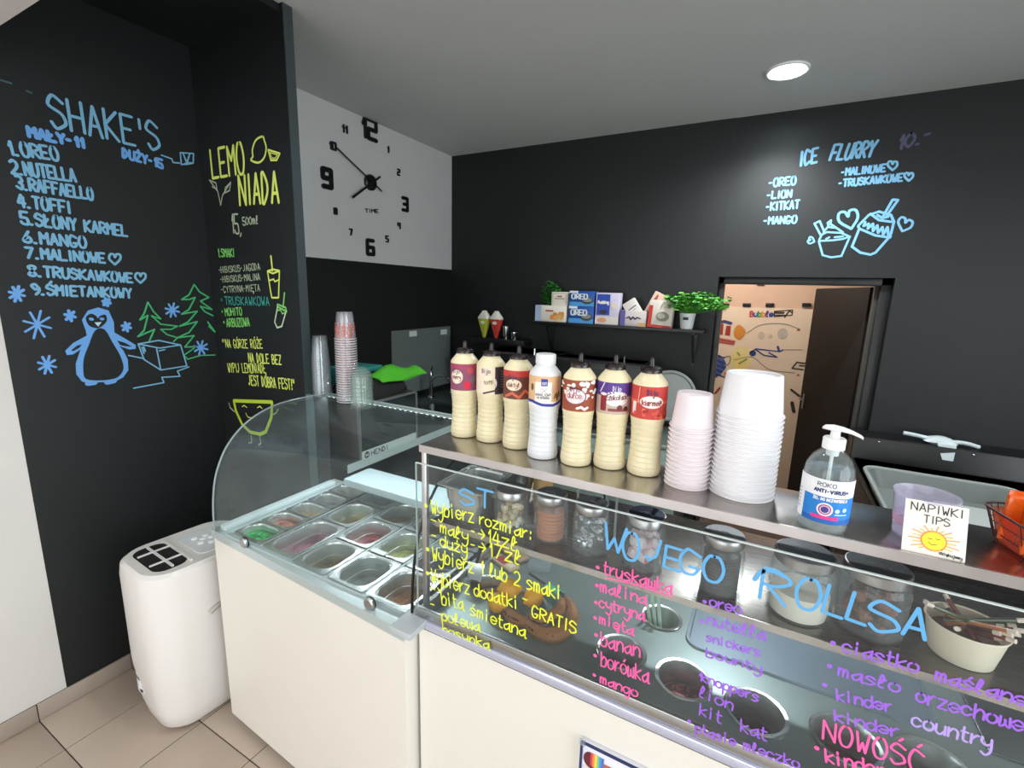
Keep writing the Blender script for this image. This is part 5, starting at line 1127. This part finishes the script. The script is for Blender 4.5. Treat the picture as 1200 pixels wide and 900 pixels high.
def leafplant(label, px, pbase, Y, r, h, spread, tall, n, seed, cols):
    c = ony(px, pbase, Y); t = T('potted_herb', label, 'plant', (c.x, Y + r, zs + .0005)); rs = random.Random(seed)
    MB().lathe([(r * .72, 0), (r * .76, .002), (r, h), (r * .92, h), (r * .9, h - .012), (.001, h - .014)], POTM, 28, cap=False).obj('pot', t)
    MB().lathe([(r * .9, h - .0135), (.001, h - .0125)], M('#33241a', .9), 18, cap=False).obj('soil', t)
    st = MB(); lv = MB(); lm = [M(x, .5, var=.15, scale=50) for x in cols]
    for k in range(n):
        a = rs.uniform(0, 2 * pi); q = spread[0] * sqrt(rs.random()); ex = q * cos(a) + (spread[1] if rs.random() < .5 else 0) * rs.random(); ey = min(q * sin(a) * .6, .09 - r); hz = h + tall * (.35 + .65 * rs.random()) * (1 - .35 * (q / spread[0]))
        if k % 3 == 0: st.tube([(0, 0, h - .01), (ex * .5, ey * .5, hz * .6 + h * .3), (ex, ey, hz)], .0016, lm[0], 5)
        for j in range(5):
            s = rs.uniform(.010, .019); c_ = Vector((ex + rs.uniform(-.02, .02), ey + rs.uniform(-.015, .015), hz + rs.uniform(-.02, .015)))
            R_ = Matrix.Rotation(rs.uniform(0, 2 * pi), 3, 'Z') @ Matrix.Rotation(rs.uniform(-.9, .9), 3, 'X')
            lv.add([c_ + R_ @ Vector(v) * s for v in ((-1, 0, 0), (-.4, .6, .1), (.5, .5, .12), (1.1, 0, 0), (.5, -.5, .12), (-.4, -.6, .1), (0, 0, -.08))], [(6, 0, 1), (6, 1, 2), (6, 2, 3), (6, 3, 4), (6, 4, 5), (6, 5, 0)], lm[k % len(lm)])
    st.obj('stem', t)['kind'] = 'stuff'; o = lv.obj('foliage', t, smooth=0); o['kind'] = 'stuff'
    return t
t1 = leafplant('small herb plant in white pot behind the left shelf boxes', 643, 372, 3.40, .042, .09, (.075, 0), .235, 110, 3, ['#2f7a2a', '#3f9436', '#256322'])
t2 = leafplant('bushy green herb in white pot with black tag at right end of shelf', 803, 384, 3.345, .052, .105, (.16, .12), .15, 200, 5, ['#4f9e34', '#66b23e', '#3f8430'])
MB().box(-.02, .014, -.0535, -.0505, .062, .08, M('#16181a', .5)).obj('plant_tag', t2)
# ================================================================ LEFT WALL : SPLASH PLATE, WORKTOP, SINK
TL = steel('#98a4a2', .38)
a = onx(458, 388, XL); b_ = onx(527, 386, XL); zbot = 1.0
t = T('splash_plate', 'grey steel splash plate with two white stickers behind the sink', 'panel', (XL, (a.y + b_.y) / 2, zbot))
SPZ = M('#78827f', .45, metal=.35, var=.05, scale=4)
P(MB().box(XL + .001, XL + .006, a.y, min(b_.y, YB - .01), zbot, a.z, SPZ), 'plate', t)
for px, py in ((484, 391), (520, 389)):
    c = onx(px, py, XL + .006); P(MB().box(XL + .006, XL + .0075, c.y - .045, c.y + .045, c.z - .022, c.z + .022, M('#cfd6d4', .5)), 'sticker', t)
WX = -1.80; WZ = .95
t = T('sink_worktop', 'stainless worktop with sink along the far left wall', 'worktop', (-2.15, 2.6, 0))
hy0, hy1 = 2.52, 3.0
o = plate([(XL + .003, 1.60), (WX, 1.60), (WX, YB - .005), (XL + .003, YB - .005)], [[(-2.36, hy0), (-1.92, hy0), (-1.92, hy1), (-2.36, hy1)]], .03, 'top', TL, t); o.location = Vector((0, 0, WZ)) - t.location
P(MB().box(WX - .002, WX + .004, 1.60, YB - .005, WZ - .045, WZ, M('#a9bab8', .3)), 'front_edge', t, label='pale front edge of the worktop')
P(MB().loft([rr(WZ - .03, -2.14, 2.76, .22, .24, .05), rr(WZ - .17, -2.14, 2.76, .19, .21, .05)], steel('#6a7473', .3), False, True), 'basin', t)
P(MB().box(XL + .02, WX - .03, 1.62, YB - .03, .05, WZ - .18, M('#252a2a', .5)), 'cabinet', t)
t = T('sink_tap', 'chrome tap standing at the far sink', 'tap', (-2.42, onx(505, 478, -2.42).y, WZ))
CH = M('#c9d0d0', .12, metal=1., var=.02)
MB().lathe([(.028, 0), (.03, .01), (.018, .02), (.016, .16), (.019, .165), (.019, .21), (.012, .225), (.001, .226)], CH, 20).obj('tap_body', t)
MB().tube([(0, 0, .14), (.06, 0, .19), (.15, 0, .20), (.19, 0, .17)], .011, CH, 10, sm=4).obj('spout', t); MB().tube([(0, 0, .22), (.02, .0, .27)], .008, CH, 8).obj('lever', t)
t = T('teal_bowl', 'teal plastic bowl standing by the sink beside the leftmost bottle', 'bowl', (-1.90, 3.10, WZ + .001))
c = onx(541, 470, -1.98); t.location = (-1.98, c.y, WZ + .001)
MB().lathe([(.05, 0), (.055, .003), (.085, .13), (.09, .133), (.084, .133), (.052, .008), (.001, .006)], M('#6fa39a', .4), 30, cap=False).obj('bowl_wall', t)
# countertop appliance with lettered front
AXF = -1.80; pa = onx(420, 480, AXF); pb = onx(488, 454, AXF); pc = onx(423, 541, AXF); pd = onx(485, 517, AXF)
ay0, ay1, az0, az1 = pa.y, pb.y, WZ + .005, (pa.z + pb.z) / 2
t = T('countertop_fridge', 'dark steel countertop appliance with white lettered strip on the left worktop', 'appliance', (AXF - .22, (ay0 + ay1) / 2, WZ + .001))
P(MB().box(AXF - .60, AXF - .006, max(ay0, 1.61), ay1, WZ + .001, az1, M('#5f5b56', .35, metal=.5, var=.05), r=.006), 'housing', t)
P(MB().box(AXF - .006, AXF, ay0 + .004, ay1 - .004, pc.z - .0, az1 - .012, M('#20282a', .12, spec=.7)), 'glass_front', t)
sz0, sz1 = pc.z - .005, pc.z + .05
P(MB().box(AXF, AXF + .003, ay0 + .01, ay1 - .012, sz0, sz1, M('#b9c9c6', .4)), 'label_strip', t, label='pale strip with lettering')
P(MB().box(AXF - .006, AXF + .006, ay0, ay0 + .008, WZ + .001, az1, M('#8c9290', .3, metal=.6)).box(AXF - .006, AXF + .006, ay1 - .010, ay1, WZ + .001, az1, M('#8c9290', .3, metal=.6)).box(AXF - .006, AXF + .006, ay0, ay1, az1 - .01, az1 + .002, M('#8c9290', .3, metal=.6)), 'door_frame', t)
p = Pen(plane_x(AXF + .003), .0005); p.text('HENDI', ay0 + .075, sz0 + .018, ay0 + .20, sz0 + .018, .026, .005, Km); p.ell(ay0 + .045, sz0 + .03, .018, .02, Km, 16); p.text('H', ay0 + .038, sz0 + .022, ay0 + .053, sz0 + .022, .016, .003, Wm); p.obj('lettering', t, loc=-t.location)
# things lying on the appliance
zt2 = az1 + .003
c = Vector((-2.0, ay0 + .30, zt2)); t = T('black_bag', 'crumpled black bag lying on the countertop appliance', 'bag', (c.x + .03, ay0 + .26, zt2))
rs = random.Random(4); b = MB(); R_ = []
for k, (s, zz) in enumerate(((1, 0), (1.02, .03), (.9, .075), (.55, .10), (.2, .105))): R_.append([(x * s + rs.uniform(-.008, .008), y * s + rs.uniform(-.01, .01), zz + (rs.uniform(-.01, .01) if 0 < k else 0)) for x, y, _ in rr(0, 0, 0, .14, .18, .06, 4)])
b.loft(R_, BPM); b.obj('bag_body', t)
def sheet(name, label, cat, px, X, m, hw, seed, lift=.0):
    c = Vector((X, onx(px, 440, X).y, zt2 + lift)); t = T(name, label, cat, c); rs = random.Random(seed); n = 9; V = []; F = []
    for th_ in (0, .004):
        for i in range(n):
            for j in range(n): V.append((-hw[0] + 2 * hw[0] * i / (n - 1), -hw[1] + 2 * hw[1] * j / (n - 1), .0 + th_ + hw[2] * (1 - abs(i - 4) / 6) * (.8 + .2 * sin(i * .7 + j * .9 + seed)) + rs.uniform(-.003, .003)))
    N2 = n * n
    for i in range(n - 1):
        for j in range(n - 1): a = i * n + j; F += [(a, a + 1, a + n + 1, a + n), (N2 + a, N2 + a + n, N2 + a + n + 1, N2 + a + 1)]
    MB().add(V, F, m).obj('fabric', t, smooth=70)
sheet('green_cloth', 'bright green plastic sheet draped over the black bag', 'cloth', 459, -1.93, M('#58c832', .45), (.11, .19, .10), 2, .05)
t = T('teal_box', 'teal cardboard box behind the dome lids', 'box', (-2.27, onx(430, 440, -2.05).y + .12, zt2), .1)
MB().box(-.11, .11, -.12, .12, 0, .10, M('#2f8f8c', .5), r=.004).box(-.112, .112, -.122, .122, .085, .104, M('#3fa8a2', .5), r=.003).obj('carton', t)
# ================================================================ SMALL CORNER SHELF WITH SYRUPS
YS2 = 3.36; a = ony(553, 399, YS2); b_ = ony(614, 403, YS2); zq = ony(585, 397, YS2).z
t = T('small_shelf', 'small black corner shelf holding syrups and metal cups', 'shelf', ((a.x + b_.x) / 2, 3.42, zq - .05))
P(MB().box(a.x, b_.x, YS2 - .02, YB, zq - .045, zq, SB, r=.003), 'board', t)
def syrup(px, label, col, w_=.066):
    c = ony(px, 395, YS2 + .03); t = T('syrup_bottle', label, 'bottle', (c.x, YS2 + .03, zq + .0005))
    MB().loft([rr(0, 0, 0, .010, .010, .004, 2), rr(.01, 0, 0, .012, .012, .004, 2), rr(.155, 0, 0, w_ * .78, .03, .01, 2)], M(col, .3, var=.15, coat=.4)).obj('cone_body', t)
    MB().loft([rr(.155, 0, 0, w_ * .78, .03, .01, 2), rr(.165, 0, 0, w_ * .78, .03, .01, 2), rr(.215, 0, 0, w_ * .28, .016, .008, 2), rr(.222, 0, 0, w_ * .22, .012, .006, 2)], M('#e6e4d6', .4)).obj('cap', t, label='white pointed top')
    p = Pen(lambda u, v, w: Vector((u, -.0315 - w + (.155 - v) * .05, v)), .001); p.ell(0, .125, .022, .014, INK('#eadfd0'), 12); p.obj('print', t)
syrup(567.5, 'cone shaped yellow green syrup packet on the small shelf', '#b8c03a'); syrup(581.5, 'cone shaped red syrup packet beside the yellow one', '#d04438')
for px, r, h, lb in ((592, .026, .10, 'taller chrome measuring cup on the small shelf'), (602, .030, .055, 'shorter chrome measuring cup at the right end of small shelf')):
    c = ony(px, 396, YS2 + .02); t = T('metal_cup', lb, 'cup', (c.x, YS2 + .03, zq + .0005))
    MB().lathe([(r * .8, 0), (r * .82, .002), (r, h), (r * .95, h), (r * .78, .006), (.001, .004)], CH, 24, cap=False).obj('cup_wall', t)
# ================================================================ BACK WORKTOP AND MACHINES
t = T('back_cabinet', 'stainless base cabinet standing along the black back wall', 'cabinet', (-1.07, 3.2, 0))
zbk = .93
P(MB().box(-1.76, dL - .06, 2.90, YB - .004, zbk - .03, zbk, TL, r=.002), 'worktop', t)
for k in range(3):
    w_ = (dL - .06 + 1.76) / 3; xa = -1.76 + k * w_
    o = P(MB().box(xa + .006, xa + w_ - .006, 2.925, 2.945, .10, zbk - .04, M('#8fa6a2', .4, metal=.3), r=.003), 'door', t)
    MB().tube([(xa + w_ * .3, 2.905, zbk - .10), (xa + w_ * .7, 2.905, zbk - .10)], .006, CH, 8).obj('handle', o)
P(MB().box(-1.75, dL - .07, 2.945, YB - .01, .0, zbk - .031, M('#3a4040', .5)), 'carcass', t)
def machine(label, px0, px1, ptop, Y, dep, name='coffee_machine', m=BPL):
    a = ony(px0, ptop, Y); b_ = ony(px1, ptop, Y); xm = (a.x + b_.x) / 2; w_ = (b_.x - a.x) / 2; H_ = (a.z + b_.z) / 2 - zbk
    t = T(name, label, 'machine', (xm, Y + dep / 2, zbk + .0005))
    MB().box(-w_, w_, -dep / 2 + .08, dep / 2, .02, H_, m, r=.012).box(-w_, w_, -dep / 2, dep / 2, H_ * .62, H_, m, r=.012).box(-w_, w_, -dep / 2, dep / 2, .012, .06, m, r=.006).obj('housing', t)
    MB().box(-w_ * .5, w_ * .5, -dep / 2 - .002, -dep / 2 + .004, H_ * .72, H_ * .9, M('#1f2426', .15)).obj('display_panel', t)
    for s in (-1, 1): MB().tube([(s * w_ * .2, -dep / 2 + .04, H_ * .62), (s * w_ * .2, -dep / 2 + .04, H_ * .5)], .008, CH, 8).obj('outlet', t)
    for sx in (-1, 1):
        for sy in (-1, 1): MB().lathe([(.015, 0), (.015, .02), (.001, .02)], BPL, 10, X=Matrix.Translation((sx * w_ * .8, sy * dep * .35, 0))).obj('foot', t)
    MB().tube([(w_ * .6, -dep / 2 + .05, H_ - .005), (w_ * .6, -dep / 2 + .05, H_ + .05)], .009, CH, 8).obj('chrome_knob', t)
machine('black coffee machine behind the left sauce bottles', 560, 640, 415, 3.02, .42, m=M('#121314', .4))
machine('black machine behind the middle sauce bottles', 645, 752, 424, 3.0, .28, 'blender_station', M('#17191a', .35))
c = ony(783, 458, 3.3); t = T('round_plate', 'large round grey plastic plate leaning behind the red label bottle', 'plate', (c.x, 3.37, zbk + .001), 0, None)
rl = .175; zc = ony(783, 466, 3.3).z
X = Matrix.Translation((0, 0, zc - zbk)) @ Matrix.Rotation(radians(80), 4, 'X')
lidm = M('#7d827e', .35, var=.05)
MB().lathe([(rl, 0), (rl + .004, .004), (rl, .010), (rl - .012, .012), (rl - .02, .006), (.08, .010), (.001, .012)], lidm, 40, X=X).obj('disc', t)
MB().box(-.10, .10, .02, .07, 0, max(zc - zbk - rl * .9, .02), M('#1b1c1c', .5), r=.003).obj('stand', t)
# round bin on worktop : stand is its rack
# ================================================================ RIGHT : BLACK FREEZER, CRATE, SCOOP
fx0, fx1 = .50, 2.1
t = T('chest_freezer', 'black low cabinet along the back wall right of the doorway', 'cabinet', (1.3, 2.95, 0))
P(MB().box(fx0, fx1, 2.42, 3.30, .04, .93, M('#131415', .4), r=.01), 'cabinet_body', t); P(MB().box(fx0 + .04, fx1 - .04, 2.46, 3.26, 0, .042, BPL), 'plinth', t)
P(MB().box(fx0 - .004, fx1 + .004, 2.416, 3.304, .905, .93, M('#1a1b1c', .3), r=.006), 'top', t)
# raised black ledge behind
a = ony(1000, 512, 3.32); b_ = ony(1182, 545, 3.32); zl = ony(1060, 517, 3.34).z
t = T('black_ledge', 'long black box ledge behind the plastic crate', 'ledge', ((a.x + 1.9) / 2, 3.41, 0))
P(MB().box(ony(1000, 512, 3.32).x, 2.1, 3.32, YB - .0, 0, zl, M('#0f1011', .3), r=.006), 'box_body', t)
for px, py in ((1031, 512), (1142, 528)):
    c = ony(px, py, 3.32); P(MB().blob((c.x, 3.318, min(c.z, zl - .02)), .007, .004, .007, CH), 'screw', t)
# scoop
a = ony(1055, 524, 3.40); b_ = ony(1143, 536, 3.40); t = T('ice_scoop', 'crumpled pale plastic scoop lying on the black ledge', 'scoop', ((a.x + b_.x) / 2, 3.385, zl + .001), radians(-3))
w_ = (b_.x - a.x) / 2; CLN = M('#c9d6d8', .2, var=.1, spec=.8)
MB().loft([[(x, y, z) for x, y, z in rr(zz, 0, 0, hw, hd_, .02, 3)] for zz, hw, hd_ in ((0, w_ * .3, .03), (.012, w_ * .45, .04), (.035, w_ * .3, .03), (.045, w_ * .1, .015))], CLN).obj('scoop_bowl', t)
MB().tube([(-w_, 0, .035), (-w_ * .6, 0, .030), (0, -.01, .02), (w_ * .6, -.005, .025), (w_, 0, .012)], .011, CLN, 8, sm=3).obj('handle', t)
MB().loft([[(-.02, -.055, .012), (.06, -.055, .012), (.05, -.04, .02), (-.01, -.04, .02)], [(.01, -.072, -.07), (.055, -.072, -.07), (.05, -.066, -.07), (.015, -.066, -.07)]], CLN).obj('hanging_fold', t)
# crate
zr = 1.02; c0, c1, c2, c3 = onz(1010, 546, zr), onz(1192, 573, zr), onz(1185, 602, zr), onz(1036, 603, zr)
t = T('plastic_crate', 'translucent grey plastic crate on the black cabinet behind the tip cup', 'crate', ((c0.x + c1.x) / 2, (c0.y + c3.y) / 2, .931))
CT = M('#6d7572', .4, var=.05, scale=8); hx_ = (c1.x - c0.x) / 2; hy_ = (c0.y - c3.y) / 2 + .02; hh = zr - .931
CT2 = M('#8d9592', .4)
MB().loft([rr(0, 0, 0, hx_ - .04, hy_ - .04, .05), rr(hh - .01, 0, 0, hx_ - .012, hy_ - .012, .06), rr(hh - .008, 0, 0, hx_, hy_, .07), rr(hh, 0, 0, hx_, hy_, .07), rr(hh, 0, 0, hx_ - .022, hy_ - .022, .055), rr(.006, 0, 0, hx_ - .05, hy_ - .05, .05)], CT).obj('crate_body', t)
MB().tube([(x, y, z) for x, y, z in rr(hh, 0, 0, hx_ - .006, hy_ - .006, .06)], .008, CT2, 8, closed=True).obj('rim', t)
MB().box(-hx_ * .2, hx_ * .75, -hy_ * .6, hy_ * .3, .008, .05, M('#a9b0ac', .5), r=.01).obj('inner_tray', t)
